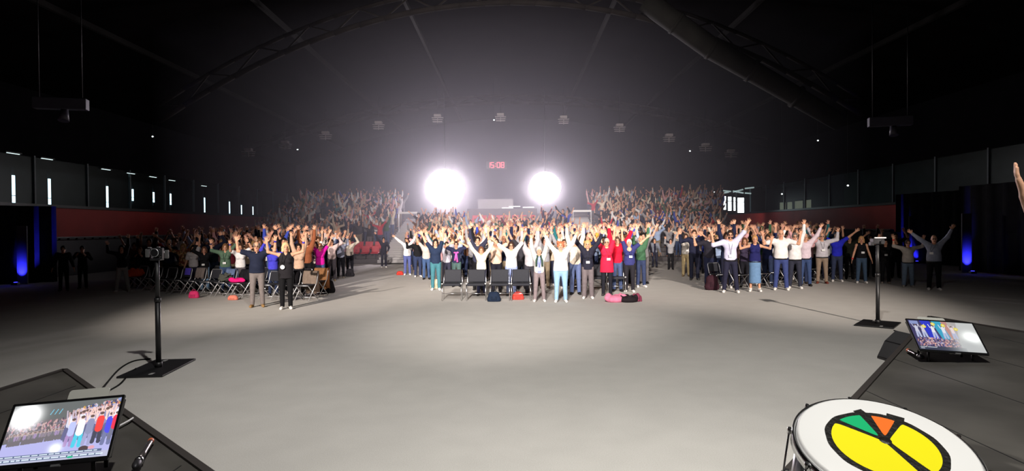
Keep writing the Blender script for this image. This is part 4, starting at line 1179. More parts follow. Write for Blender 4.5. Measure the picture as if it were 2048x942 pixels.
for _ in range(420):
    x = rs.random(); y = 0.42 - 0.16 * x + rs.uniform(-0.06, 0.14)
    L1.ell(x, y, 0.008, 0.022, rs.choice([(0.6, 0.4, 0.4), (0.25, 0.22, 0.28), (0.45, 0.4, 0.5), (0.12, 0.1, 0.13), (0.5, 0.25, 0.3)]))
for _ in range(420):
    x = rs.uniform(0.60, 1.0); y = rs.uniform(0.02, 0.32) + (1 - x) * 0.3
    L1.ell(x, y, 0.010, 0.024, rs.choice([(0.08, 0.09, 0.2), (0.3, 0.35, 0.65), (0.6, 0.6, 0.8), (0.55, 0.2, 0.2), (0.15, 0.12, 0.14), (0.7, 0.45, 0.4), (0.65, 0.4, 0.1)]))
for x in (0.36, 0.40, 0.44): L1.line(x, 0.20, x + 0.02, 0.12, 0.004, (0.2, 0.6, 0.8))
for _ in range(60):
    x = rs.uniform(0.05, 0.55); L1.figure(x, 0.70 - 0.12 * x, 0.20, rs.choice([(0.3, 0.26, 0.3), (0.4, 0.3, 0.5), (0.2, 0.2, 0.22)]), (0.2, 0.18, 0.2), (0.55, 0.42, 0.4))
for _ in range(46):
    x = rs.uniform(0.55, 1.0); L1.figure(x, 0.72 - 0.1 * x + rs.uniform(-.04, .02), 0.5, rs.choice([(0.75, 0.75, 0.9), (0.3, 0.3, 0.5), (0.9, 0.9, 1.0), (0.5, 0.4, 0.6)]), (0.16, 0.16, 0.3), rs.choice([(0.95, 0.65, 0.6), (0.7, 0.45, 0.45), (0.6, 0.5, 0.6)]))
for x, y, h, tc_, lc in ((0.60, 0.76, 0.50, (0.55, 0.6, 0.95), (0.45, 0.3, 0.6)), (0.68, 0.78, 0.56, (1, 1, 1), (0.1, 0.65, 0.85)), (0.765, 0.76, 0.54, (0.3, 0.32, 0.5), (0.4, 0.4, 0.65)), (0.85, 0.74, 0.56, (0.95, 0.08, 0.07), (0.08, 0.08, 0.12)), (0.945, 0.78, 0.58, (0.10, 0.10, 0.85), (0.2, 0.22, 0.4)), (0.995, 0.7, 0.5, (0.9, 0.05, 0.1), (0.2, 0.2, 0.3))):
    L1.figure(x, y, h, tc_, lc, (1.0, 0.72, 0.66)); L1.line(x, y - h * .4, x, y - h * .68, h * .062, tc_)
L1.ell(0.76, 0.84, 0.045, 0.045, (0.10, 0.07, 0.08)); L1.ell(0.83, 0.83, 0.03, 0.03, (0.8, 0.4, 0.5))
L1.blob(0.13, 0.20, 0.115, (4, 4, 4), 1.2); L1.blob(0.50, 0.80, 0.06, (1.4, 1.5, 1.5), 1.5)
L1.rect(0, 0.90, 1, 1.0, (0.55, 0.58, 0.62), 0.6)
for row, y in ((0, 0.885), (1, 0.945)):
    L1.rect(0, y - 0.018, 0.93, y + 0.024, (0.12, 0.16, 0.28))
    x = 0.0
    while x < 0.90:
        n = rs.uniform(0.03, 0.075); L1.rect(x, y - 0.008, x + n, y + 0.012, (0.75, 0.85, 0.95)); x += n + 0.012
L1.ell(0.66, 0.965, 0.028, 0.02, (0.05, 0.5, 0.3))
L2 = Paint(304, 171, (0.07, 0.06, 0.16))
for x0, c in ((0.24, (0.03, 0.05, 0.75)), (0.42, (0.05, 0.50, 0.75)), (0.56, (0.7, 0.35, 0.3))):
    L2.mask((np.abs(L2.X - x0 - 0.02 - L2.Y * 0.10) < 0.075) & (L2.Y < 0.62), c, 0.85)
L2.mask((L2.X > 0.60), (0.55, 0.52, 0.50), 0.9)  # washed-out side: glare on the screen painted into the picture
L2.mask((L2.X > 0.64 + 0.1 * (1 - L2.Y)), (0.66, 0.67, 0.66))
for x, c in ((0.09, (0.7, 0.7, 0.85)), (0.185, (0.75, 0.7, 0.8)), (0.34, (0.95, 0.95, 1.0)), (0.50, (0.9, 0.92, 1.0)), (0.64, (0.95, 0.8, 0.82))):
    L2.figure(x, 0.56, 0.46, c, (0.55, 0.6, 0.85), c); L2.line(x, 0.35, x, 0.26, 0.02, c)
for x, y in ((0.22, 0.20), (0.375, 0.10), (0.525, 0.13), (0.70, 0.24)):
    L2.ell(x, y, 0.032, 0.055, (0.95, 0.78, 0.05)); L2.ell(x, y, 0.015, 0.026, (0.98, 0.9, 0.5))
for _ in range(260):
    x = rs.uniform(0.04, 0.66); y = rs.uniform(0.60, 0.88)
    L2.ell(x, y, 0.010, 0.028, rs.choice([(0.8, 0.45, 0.4), (0.55, 0.25, 0.25), (0.2, 0.15, 0.3), (0.3, 0.25, 0.5), (0.15, 0.1, 0.15), (0.7, 0.6, 0.7)]))
L2.rect(0.02, 0.02, 0.15, 0.13, (0.30, 0.36, 0.66))
L2.rect(0.0, 0.88, 0.72, 1.0, (0.05, 0.06, 0.10), 0.9)
for x, y, n in ((0.03, 0.90, 0.10), (0.14, 0.90, 0.14), (0.03, 0.945, 0.06)): L2.rect(x, y, x + n, y + 0.02, (0.85, 0.9, 1))
L2.blob(0.88, 0.52, 0.12, (2.6, 2.7, 2.6), 1.2); L2.blob(0.80, 0.85, 0.25, (0.62, 0.64, 0.64), 1.2)  # bright glare spots, painted in as well
def monitor(pos, M3, w, h, img, label, strength, plate, tint):
    t = empty('stage_monitor'); t.matrix_world = Matrix.Translation(pos) @ M3.to_4x4()
    tag(t, label, 'screen')
    b = 0.012
    screen_mesh('screen', img, w - 0.02, h - 0.02, screen_material(tint, strength), t)
    m = MB()
    m.box((0, h / 2 - 0.003, -0.003), (w, 0.014, 0.014)).box((0, -h / 2 - 0.004, -0.003), (w, 0.022, 0.016)).box((-w / 2 + 0.003, 0, -0.003), (0.014, h, 0.014)).box((w / 2 - 0.003, 0, -0.003), (0.014, h, 0.014))
    m.build('bezel', mat('glossy_bezel', (0.012, 0.012, 0.013), rough=0.15), t)
    MB().box((0, 0, -0.026), (w * 0.985, h * 0.97, 0.03), bevel=0.008).box((0, -0.05, -0.055), (w * 0.6, h * 0.55, 0.03), bevel=0.01).build('back_shell', BLACKP, t)
    MB().box((w * 0.05, -h / 2 - 0.019, 0.0), (0.05, 0.012, 0.012)).build('control_strip', SILVER, t)
    # pale rounded plate of the desk stand standing up behind the upper edge
    x0, x1, hh = plate
    m = MB(); pts = []
    for cx_, cy_, a0 in ((x1 - 0.02, h / 2 + hh - 0.02, 0), (x0 + 0.02, h / 2 + hh - 0.02, 90)):
        for k in range(5):
            a = R(a0 + k * 22.5); pts.append((cx_ + 0.02 * math.cos(a), cy_ + 0.02 * math.sin(a)))
    pts += [(x0, 0.02), (x1, 0.02)]
    m.prism(pts, -0.062, -0.056); m.build('stand_plate', mat('pale_plate', (0.62, 0.62, 0.56), rough=0.45), t)
    # feet reaching the stage floor
    Minv = M3.inverted(); down = Minv @ Vector((0, 0, -1))
    for sx in (-1, 1):
        for yy in (-h * 0.42, h * 0.30):
            p = Vector((sx * w * 0.32, yy, -0.04)); wp = Vector(pos) + M3 @ p
            L = wp.z - SZ
            q = p + down * L
            MB().cyl(p, q, 0.012, n=8).build('foot', BLACK, t)
    return t
MA = Matrix(((0.9965567, -0.08257552, -0.0074852), (0.0398011, 0.55561746, -0.83048486), (0.07273663, 0.82732734, 0.5569909)))
MBm = Matrix(((0.99653041, 0.08271858, 0.00920793), (-0.05125199, 0.69705634, -0.71518228), (-0.06557731, 0.71222896, 0.69887733)))
monitor((-2.61602, 3.59404, 0.85165), MA, 0.6373, 0.3589, L1.a, 'tilted stage screen showing the audience with captions along the bottom', 1.05, (-0.055, 0.185, 0.085), 'live_picture_audience')
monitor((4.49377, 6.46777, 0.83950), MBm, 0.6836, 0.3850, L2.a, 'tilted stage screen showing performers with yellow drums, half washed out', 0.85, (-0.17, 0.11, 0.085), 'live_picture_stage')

# ---- black pole stands with small camera heads
def pole_stand(base_pts, head, label, htop):
    q = [on_z(px, py, 0.0) for px, py in base_pts]
    c = sum(q, Vector()) / 4
    u = ((q[1] - q[0]) + (q[2] - q[3])) / 2; v = ((q[3] - q[0]) + (q[2] - q[1])) / 2
    ang = math.atan2(u.y, u.x)
    t = empty('pole_stand', (c.x, c.y, 0), ang); tag(t, label, 'stand')
    bw, bd = u.length, abs(v.dot(Vector((-math.sin(ang), math.cos(ang), 0))))
    MB().box((0, 0, 0.014), (bw, bd, 0.028), bevel=0.006).build('base_plate', BLACK, t)
    for sx, sy in ((-0.40, -0.18), (0.40, 0.18)):
        MB().box((sx * bw, sy * bd, 0.029), (0.10, 0.05, 0.004), bevel=0.001).build('sticker', mat('grey_sticker', (0.35, 0.35, 0.34), rough=0.6), t)
    MB().cyl((0, 0, 0.028), (0, 0, 1.0), 0.036).cyl((0, 0, 1.0), (0, 0, htop), 0.030).cyl((0, 0, 0.028), (0, 0, 0.10), 0.05).cyl((0, 0, 0.97), (0, 0, 1.03), 0.045).build('pole', BLACK, t)
    hd = empty('camera_head', (0, 0, htop)); hd.parent = t; hd.rotation_euler = (0, 0, -ang); hd.scale = (0.62,) * 3 if head == 'round' else (0.72,) * 3
    if head == 'round':
        b = MB(); b.box((0, 0, 0.015), (0.24, 0.18, 0.05), bevel=0.01)
        for s in (-1, 1): b.box((s * 0.13, 0, 0.15), (0.028, 0.10, 0.26), bevel=0.01)
        b.cyl((0, 0.10, 0.17), (0, -0.06, 0.17), 0.118, n=24).cyl((0, -0.06, 0.17), (0, -0.10, 0.17), 0.105, 0.09, n=24)
        b.build('housing', BLACKP, hd)
        MB().lathe([(0.084, -0.004), (0.100, -0.004), (0.100, 0.010), (0.084, 0.010)], n=28, M=Matrix.Translation((0, -0.10, 0.17)) @ Matrix.Rotation(PI / 2, 4, 'X'), caps=False).build('lens_ring', SILVER, hd)
        MB().box((-0.15, -0.03, 0.29), (0.07, 0.05, 0.02), bevel=0.006).box((0.06, -0.03, 0.30), (0.06, 0.05, 0.02), bevel=0.006).build('bracket', SILVER, hd)
        for q in ((0.23, 0.13), (-0.22, 0.16)): MB().box((q[0], 0.0, q[1]), (0.09, 0.06, 0.20), bevel=0.02).build('side_shell', mat('grey_shell', (0.10, 0.10, 0.10), rough=0.5), hd)
    else:
        MB().box((0.0, 0.02, 0.10), (0.30, 0.20, 0.16), bevel=0.015).box((-0.17, 0.0, 0.03), (0.09, 0.14, 0.10), bevel=0.01).cyl((0.06, -0.08, 0.08), (0.06, -0.16, 0.08), 0.055, n=20).build('housing', BLACKP, hd)
        MB().box((0.02, -0.09, 0.195), (0.32, 0.04, 0.035), bevel=0.008).build('light_bar', mat('pale_top', (0.55, 0.55, 0.55), rough=0.4), hd)
    return t
pole_stand([(257, 745), (328, 716), (376, 727), (302, 768)], 'round', 'black pole stand with round camera head and square base, near the audience screen', 1.58)
pole_stand([(1716, 647), (1733, 637), (1797, 651), (1780, 664)], 'box', 'black pole stand with boxy camera head, near the performers screen', 1.60)

# ---- wedge loudspeaker on the floor against the stage
p = on_z(1772, 722, 0.0)
t = empty('loudspeaker', (p.x, p.y, 0), R(-84)); tag(t, 'small black wedge loudspeaker on the floor against the stage edge', 'loudspeaker')
m = MB(); m.prism([(0.0, 0.0), (0.40, 0.0), (0.40, 0.36), (0.30, 0.41), (0.12, 0.26), (0.0, 0.03)], -0.19, 0.19, Matrix.Rotation(PI / 2, 4, 'Z') @ Matrix.Rotation(PI / 2, 4, 'X'))
m.build('cabinet', BLACKP, t)
GRI = mat('speaker_grille', (0.035, 0.035, 0.037), rough=0.7, noise=0.3, nscale=200)
for (y0, z0), (y1, z1) in (((0.0, 0.03), (0.12, 0.26)), ((0.12, 0.26), (0.30, 0.41))):
    dy, dz = y1 - y0, z1 - z0; L = math.hypot(dy, dz); ny, nz = -dz / L, dy / L
    MB().box(((0), (y0 + y1) / 2 + ny * 0.004, (z0 + z1) / 2 + nz * 0.004), (0.36, L * 0.93, 0.008), (math.atan2(dz, dy), 0, 0), bevel=0.002).build('grille', GRI, t)

# ---- hand microphones lying on the stage
def microphone(pa, pb, label, body_m):
    a, b = on_z(*pa, SZ + 0.02), on_z(*pb, SZ + 0.025); d = (b - a); L = d.length; u = d.normalized()
    t = empty('microphone', a); tag(t, label, 'microphone')
    rt = u.to_track_quat('Z', 'Y').to_matrix().to_4x4()
    t.matrix_world = Matrix.Translation(a) @ rt
    MB().lathe([(0.006, 0), (0.017, 0.004), (0.0175, L * 0.15), (0.0165, L * 0.5), (0.021, L * 0.74)], n=20).build('handle', body_m, t)
    MB().lathe([(0.022, L * 0.74), (0.026, L * 0.76), (0.026, L * 0.80), (0.022, L * 0.82)], n=20).build('collar', CHROME, t)
    MB().ell((0, 0, L * 0.90), (0.025, 0.025, L * 0.115)).build('grille_ball', mat('mic_grille', (0.05, 0.05, 0.055), rough=0.5, metal=0.6, noise=0.3, nscale=300), t)
    MB().lathe([(0.0185, L * 0.02), (0.019, L * 0.03), (0.019, L * 0.07), (0.0185, L * 0.08)], n=20).build('colour_ring', mat('orange_ring', lin(226, 110, 60), rough=0.5), t)
microphone((303, 880), (270, 935), 'hand microphone with orange ring lying on the stage below the audience screen', mat('mic_body', (0.30, 0.27, 0.27), rough=0.25, metal=0.8))
microphone((1815, 700), (1846, 715), 'hand microphone lying on the stage beside the performers screen', MATS['mic_body'])

# ---- cables
def cable(pts, r, label, name='cable'):
    P = [Vector(q) for q in pts]; out = []
    for i in range(len(P) - 1):
        p0, p1, p2, p3 = P[max(i - 1, 0)], P[i], P[i + 1], P[min(i + 2, len(P) - 1)]
        for k in range(8):
            s = k / 8
            out.append(0.5 * ((2 * p1) + (p2 - p0) * s + (2 * p0 - 5 * p1 + 4 * p2 - p3) * s * s + (3 * p1 - p0 - 3 * p2 + p3) * s ** 3))
    out.append(P[-1])
    o = MB().tube(out, r, n=6).build(name, mat('cable_rubber', (0.01, 0.01, 0.01), rough=0.9, spec=0.1)); tag(o, label, 'cable'); return o
fz = lambda px, py, z=0.008: on_z(px, py, z)
cable([fz(300, 718), fz(268, 722), fz(240, 737), fz(212, 768), fz(198, 786, 0.05)], 0.012, 'thin black cable looping from the pole stand base to the stage, outer strand')
cable([fz(272, 737, 0.04), fz(258, 748), fz(240, 768), fz(214, 784), fz(204, 792, 0.05)], 0.012, 'thin black cable from the pole stand base to the stage, inner strand')
cable([fz(1788, 661), fz(1798, 664), fz(1808, 668), fz(1818, 672)], 0.012, 'short black cable between the drum-side pole stand and the stage')
cable([on_z(238, 852, SZ + 0.012), on_z(255, 843, SZ + 0.012), on_z(266, 836, SZ + 0.012)], 0.008, 'pale lead beside the audience screen on the stage edge').data.materials[0] = WHITEP

# ---- chairs
def folding_chair(label):
    t = empty('folding_chair'); tag(t, label, 'chair')
    wd = 0.235
    # back legs run up into the back frame, front legs cross them (faces -Y)
    m = MB(); m.box((0, 0.215, 0.655), (0.40, 0.022, 0.26), (R(-12), 0, 0), bevel=0.008); m.build('backrest', SEATF, t)
    m = MB(); m.box((0, -0.01, 0.445), (0.41, 0.40, 0.035), (R(3), 0, 0), bevel=0.012); m.build('seat', SEATF, t)
    m = MB(); m.tube([(-wd, -0.20, 0.02), (-wd, 0.17, 0.50), (-wd, 0.235, 0.74), (-wd + 0.03, 0.25, 0.80), (wd - 0.03, 0.25, 0.80), (wd, 0.235, 0.74), (wd, 0.17, 0.50), (wd, -0.20, 0.02)], 0.0125, n=8)
    m.build('back_frame', SILVER, t)
    for s in (-1, 1):
        m = MB(); m.cyl((s * (wd - 0.025), -0.17, 0.44), (s * (wd - 0.025), 0.26, 0.02), 0.0115, n=8).cyl((s * (wd - 0.025), 0.262, 0.0), (s * (wd - 0.025), 0.255, 0.035), 0.015, n=8); m.build('leg', SILVER, t)
    MB().cyl((-wd, -0.205, 0.445), (wd, -0.205, 0.445), 0.012, n=8).build('seat_rail', SILVER, t)
    MB().cyl((-wd, -0.12, 0.12), (wd, -0.12, 0.12), 0.009, n=8).cyl((-wd + 0.025, 0.19, 0.09), (wd - 0.025, 0.19, 0.09), 0.009, n=8).build('stretcher', SILVER, t)
    return t
def hall_chair(label):
    t = empty('hall_chair'); tag(t, label, 'chair')
    MB().box((0, 0.21, 0.66), (0.47, 0.05, 0.36), (R(-10), 0, 0), bevel=0.022).build('backrest', SEATF, t)
    MB().box((0, -0.02, 0.445), (0.48, 0.45, 0.07), bevel=0.025).build('seat', SEATF, t)
    for s in (-1, 1):
        m = MB(); m.cyl((s * 0.262, -0.22, 0.0), (s * 0.262, -0.22, 0.45), 0.0125, n=8).cyl((s * 0.262, -0.22, 0.45), (s * 0.262, -0.22, 0.462), 0.016, n=8); m.build('leg', CHROME, t)
        m = MB(); m.tube([(s * 0.262, 0.24, 0.0), (s * 0.262, 0.20, 0.45), (s * 0.25, 0.27, 0.84)], 0.0125, n=8); m.build('leg', CHROME, t)
        MB().cyl((s * 0.262, -0.22, 0.41), (s * 0.262, 0.20, 0.41), 0.010, n=8).build('side_rail', CHROME, t)
        MB().box((s * 0.262, -0.20, 0.475), (0.045, 0.06, 0.02), bevel=0.006).build('link_clip', mat('white_clip', (0.8, 0.8, 0.8), rough=0.3), t)
    MB().cyl((-0.262, -0.21, 0.20), (0.262, -0.21, 0.20), 0.009, n=8).build('stretcher', CHROME, t)
    return t
fc0 = None; hc0 = None
CHXY = {}
def put_chair(kind, x, y, rz, label, group):
    global fc0, hc0
    if kind == 'f':
        if fc0 is None: fc0 = folding_chair(label); o = fc0
        else: o = copy_tree(fc0)
    else:
        if hc0 is None: hc0 = hall_chair(label); o = hc0
        else: o = copy_tree(hc0)
    o.location = (x, y, 0); o.rotation_euler = (0, 0, rz); o['label'] = label; o['group'] = group
    return o
slit_row = [(275, 586), (304, 589), (333, 592), (362, 594), (391, 596), (421, 598), (451, 600), (481, 602), (540, 606), (578, 607)]
for i, (px, py) in enumerate(slit_row):
    p = on_z(px, py - 6, 0.0); q = on_z(600, 601, 0.0); q0 = on_z(275, 580, 0.0)
    rz = math.atan2(q.y - q0.y, q.x - q0.x)
    CHXY['s%d' % i] = (p.x, p.y, rz)
    put_chair('f', p.x, p.y, rz, 'black folding chair, %s from the outer end of front row under the slit windows' % ORD[i], 'front folding chairs under the slit windows')
for i in range(9):
    x, y, rz = CHXY['s%d' % min(i, 9)]
    put_chair('f', x + 0.55, y + 0.98, rz, 'black folding chair, %s from the outer end of second row under the slit windows' % ORD[i], 'second-row folding chairs under the slit windows')
for i, px in enumerate((905, 953, 1000, 1042)):
    p = on_z(px, 600, 0.0); CHXY['c%d' % i] = (p.x, p.y, 0)
    put_chair('h', p.x, p.y, 0.0, 'dark padded chair with chrome legs, %s from the stairway side in the centre front row' % ORD[i], 'padded chairs in the centre front row')
for i, px in enumerate((1150, 1190, 1232)):
    p = on_z(px, 584, 0.0); CHXY['d%d' % i] = (p.x, p.y, 0)
    put_chair('h', p.x, p.y, -0.05, ['dark padded chair behind the grey-trousered person in the black cardigan', 'dark padded chair behind the red tunic in the centre block', 'dark padded chair at the centre block end behind the navy top'][i], 'padded chairs behind the standing front row')
for i, (px, py) in enumerate(((1437, 576), (1478, 577), (1517, 574), (1543, 571), (1577, 568), (1622, 562), (1656, 559), (1698, 556))):
    p = on_z(px, py, 0.0)
    CHXY['r%d' % i] = (p.x, p.y, 0.42)
    put_chair('f', p.x, p.y, 0.42, 'black folding chair, %s from the aisle in the front row beside the drum' % ORD[i], 'front folding chairs beside the drum')

# ---- clothes and bags left on chairs and floor
def heap(name, c, rx, ry, rz, label, rgb, cat, z0=0.0, seed=0, rot=0.0, m=None):
    r_ = random.Random(seed); S = SDF()
    S.ell((0, 0, rz * 0.30), (rx * 0.8, ry * 0.75, rz * 0.42), k=0.03)
    for k in range(7):
        a = r_.uniform(0, 6.28); u = r_.uniform(0.35, 0.75)
        S.ell((rx * u * math.cos(a), ry * u * math.sin(a), rz * r_.uniform(0.25, 0.6)), (rx * r_.uniform(0.2, 0.4), ry * r_.uniform(0.2, 0.4), rz * r_.uniform(0.25, 0.42)), k=0.03)
    for k in range(6):
        a = r_.uniform(0, 6.28); b_ = a + r_.uniform(0.8, 2.2); u = r_.uniform(0.5, 0.95); v_ = r_.uniform(0.5, 0.95)
        S.cap((rx * u * math.cos(a), ry * u * math.sin(a), rz * r_.uniform(0.08, 0.35)), (rx * v_ * math.cos(b_), ry * v_ * math.sin(b_), rz * r_.uniform(0.3, 0.8)), rz * 0.16, rz * 0.10, k=0.012)
    S.cut((0, 0, -1), 0.0)
    V, Q = S.mesh(max(rx, ry) / 22)
    o = link(name, np_mesh(name, V, Q), m or cloth(rgb)); o.location = (c[0], c[1], z0); o.rotation_euler = (0, 0, rot)
    tag(o, label, cat); return o
def draped(chair_key, label, rgb, drop=0.34, name='jacket', wid=0.44, front=0.30):
    x, y, rz = CHXY[chair_key]; mb = MB(); n = 14; rows = []
    prof = [(0.13, 0.80 - front), (0.165, 0.80 - front * 0.4), (0.20, 0.80), (0.25, 0.825), (0.29, 0.80), (0.30, 0.80 - drop * 0.5), (0.31, 0.80 - drop)]
    for j, (yy, zz) in enumerate(prof):
        rows.append([mb.bm.verts.new((wid * (k / n - 0.5) * (1 + 0.06 * math.sin(j * 2 + k)), yy + 0.018 * math.sin(k * 1.7 + j) * (1 if j not in (2, 3, 4) else 0.3), zz + 0.03 * math.sin(k * 0.9 + j * 0.5) * (abs(j - 3) / 3))) for k in range(n + 1)])
    for A, B in zip(rows, rows[1:]):
        for k in range(n):
            f = mb.bm.faces.new((A[k], A[k + 1], B[k + 1], B[k])); f.smooth = True
    bmesh.ops.solidify(mb.bm, geom=mb.bm.faces[:], thickness=0.012)
    o = mb.build(name, cloth(rgb)); o.location = (x, y, 0.012); o.rotation_euler = (0, 0, rz)
    tag(o, label, 'jacket'); return o
draped('s4', 'grey-beige jacket draped over a folding chair back below the orange patterned blouse', (150, 138, 134))
draped('s6', 'pale blue denim jacket draped over a folding chair back below the sage blouse', (128, 150, 190))
draped('s7', 'dark charcoal jacket piled over a folding chair back below the white top', (40, 40, 48), front=0.34)
draped('s9', 'black jacket over the end folding chair behind the blonde woman in black', (26, 24, 28))
draped('r5', 'light grey jacket over a folding chair back beside the tan trousers', (170, 172, 182))
x, y, rz = CHXY['s3']; 
mb = MB(); mb.box((0.08, 0.19, 0.70), (0.26, 0.02, 0.22), (R(-12), 0, 0), bevel=0.004)
o = mb.build('folder', mat('violet_folder', lin(88, 74, 200), rough=0.5)); o.location = (x, y, 0); o.rotation_euler = (0, 0, rz); tag(o, 'violet paper folder leaning on a folding chair back', 'folder')
x, y, rz = CHXY['s6']; heap('coat', (x + 0.02, y), 0.22, 0.20, 0.28, 'olive grey coat heaped on the folding chair below the sage blouse', (74, 76, 70), 'coat', 0.47, 3)
x, y, rz = CHXY['s7']; heap('scarf', (x - 0.08, y - 0.06), 0.24, 0.16, 0.16, 'bright magenta scarf bundled on the folding chair below the white top', (226, 26, 120), 'scarf', 0.47, 5)
x, y, rz = CHXY['s0']; heap('tote_bag', (x - 0.02, y - 0.03), 0.26, 0.16, 0.32, 'bright orange bag on the outermost folding chair', (240, 92, 40), 'bag', 0.46, 6, 0.4)
def bag(px, py, sx, sy, sz, label, rgb, name='handbag', rot=0.0, strap=True):
    p = on_z(px, py, 0.0); t = empty(name, (p.x, p.y, 0), rot); tag(t, label, 'bag')
    S = SDF(); S.ell((0, 0, sz * 0.42), (sx * 0.52, sy * 0.52, sz * 0.5), k=0.03).cap((-sx * 0.3, 0, sz * 0.2), (sx * 0.3, 0, sz * 0.2), sy * 0.42, k=0.04).cap((-sx * 0.25, 0, sz * 0.68), (sx * 0.25, 0, sz * 0.68), sy * 0.3, k=0.05).cut((0, 0, -1), 0.0)
    V, Q = S.mesh(0.02); link('bag_body', np_mesh('bag_body', V, Q), cloth(rgb), t)
    if strap: MB().tube([(-sx * 0.28, 0, sz * 0.75), (-sx * 0.15, 0, sz * 1.12), (sx * 0.15, 0, sz * 1.12), (sx * 0.28, 0, sz * 0.75)], 0.012, n=6).build('strap', cloth(tuple(int(c * 0.6) for c in rgb)), t)
    MB().box((0, -sy * 0.47, sz * 0.36), (sx * 0.55, 0.02, sz * 0.30), bevel=0.008).build('pocket', cloth(tuple(int(c * 0.85) for c in rgb)), t)
    return t
bag(388, 596, 0.27, 0.18, 0.22, 'small pink bag on the floor under the folding chairs', (230, 60, 120))
bag(466, 600, 0.26, 0.16, 0.13, 'salmon pink pouch on the floor under the folding chair with the magenta scarf', (222, 130, 110), strap=False)
bag(988, 603, 0.30, 0.24, 0.28, 'dark blue backpack on the floor under the padded centre chairs', (28, 40, 60), 'backpack')
bag(1036, 599, 0.28, 0.2, 0.2, 'coral red bag on the floor at the end of the padded chairs', (236, 76, 66))
bag(1424, 580, 0.36, 0.3, 0.52, 'dark burgundy backpack standing on the aisle floor by the black jumper', (54, 28, 38), 'backpack')
bag(872, 577, 0.30, 0.22, 0.34, 'cream tote bag on the floor at the corner of the centre block', (228, 206, 170), 'tote_bag')
bag(842, 552, 0.5, 0.3, 0.44, 'black and white bag on the floor behind the white-jumpered person', (120, 116, 118), 'tote_bag')
bag(800, 550, 0.24, 0.2, 0.16, 'small red bag at the feet of the white-jumpered person', (190, 60, 50), strap=False)
bag(652, 586, 0.5, 0.34, 0.46, 'black backpack on the aisle floor behind the tan coat', (24, 22, 26), 'backpack')
bag(700, 553, 0.3, 0.25, 0.36, 'dark bag with pale top on the aisle floor by the cream shirt', (60, 58, 64))
p = on_z(1246, 604, 0.0)
heap('coat', (p.x - 0.22, p.y), 0.30, 0.24, 0.26, 'pink coat lying crumpled on the floor in front of the centre block', (226, 130, 160), 'coat', 0.0, 11)
heap('coat', (p.x + 0.14, p.y - 0.05), 0.30, 0.22, 0.24, 'black coat lying crumpled against the pink coat on the floor', (34, 28, 32), 'coat', 0.0, 12)
heap('scarf', (p.x + 0.36, p.y + 0.12), 0.16, 0.16, 0.24, 'burgundy scarf at the end of the floor coat pile', (126, 56, 78), 'scarf', 0.0, 13)
for key, px, py, rz in (('e0', 612, 602, -0.35), ('e1', 634, 592, -0.35)):
    p = on_z(px, py, 0.0); CHXY[key] = (p.x, p.y, rz)
    put_chair('f', p.x, p.y, rz, 'folding chair at the aisle end %s' % ('hung with the cream patterned coat' if key == 'e0' else 'hung with the tan coat'), 'end folding chairs under coats')
draped('e0', 'cream and grey coat hanging over the aisle end chair, reaching low', (164, 146, 132), drop=0.62, name='coat', wid=0.48, front=0.5)
draped('e1', 'tan brown coat hanging over the second aisle chair, reaching low', (178, 128, 86), drop=0.62, name='coat', wid=0.50, front=0.5)
p = on_z(1305, 515, 0.0)
rc = empty('red_chair', (p.x, p.y, 0), -0.2); tag(rc, 'red-backed chair standing alone in the aisle by the drum-side block', 'chair')
MB().box((0, -0.2, 0.72), (0.48, 0.05, 0.62), (R(8), 0, 0), bevel=0.02).build('backrest', REDSEAT, rc)
MB().box((0, 0.05, 0.45), (0.48, 0.46, 0.06), bevel=0.02).build('seat', REDSEAT, rc)
for sx in (-1, 1):
    for sy in (-0.18, 0.24): MB().cyl((sx * 0.21, sy, 0), (sx * 0.21, sy, 0.44), 0.016, n=8).build('leg', SILVER, rc)

# ---- red tip-up seats left empty on the grandstand
def tier_seat(label):
    t = empty('stand_seat'); tag(t, label, 'seat')
    MB().box((0, 0.12, 0.58), (0.46, 0.05, 0.38), (R(-10), 0, 0), bevel=0.02).build('backrest', REDSEAT, t)
    MB().box((0, -0.08, 0.36), (0.46, 0.40, 0.06), (R(4), 0, 0), bevel=0.02).build('seat', REDSEAT, t)
    MB().box((0, 0.06, 0.17), (0.06, 0.06, 0.34)).build('post', BLACK, t)
    return t
ts0 = None
def put_seat(x, i, label, group):
    global ts0
    o = tier_seat(label) if ts0 is None else copy_tree(ts0)
    if ts0 is None: ts0 = o
    o.location = (x, TY0 + TD * (i + 0.55), tier_z(i)); o['label'] = label; o['group'] = group
for i in range(4, 9):
    for k in range(8):
        put_seat(-2.55 + k * 0.56, i, 'empty red grandstand seat between the floodlights, %s row up, %s from the larger' % (ORD[i], ORD[k]), 'empty red seats between the lamps')
for i in range(2):
    for k in range(6):
        put_seat(-10.9 + k * 0.58, i, 'empty red grandstand seat beside the pale stairway, %s row, %s from the outer end' % (['lowest', 'second'][i], ORD[k]), 'empty red seats beside the stairway')
for i in range(7, 11):
    for k in range(4):
        put_seat(-16.1 + k * 0.6, i, 'empty red grandstand seat near the outer end, %s row up, %s from the end panel' % (ORD[i], ORD[k]), 'empty red seats at the outer end')

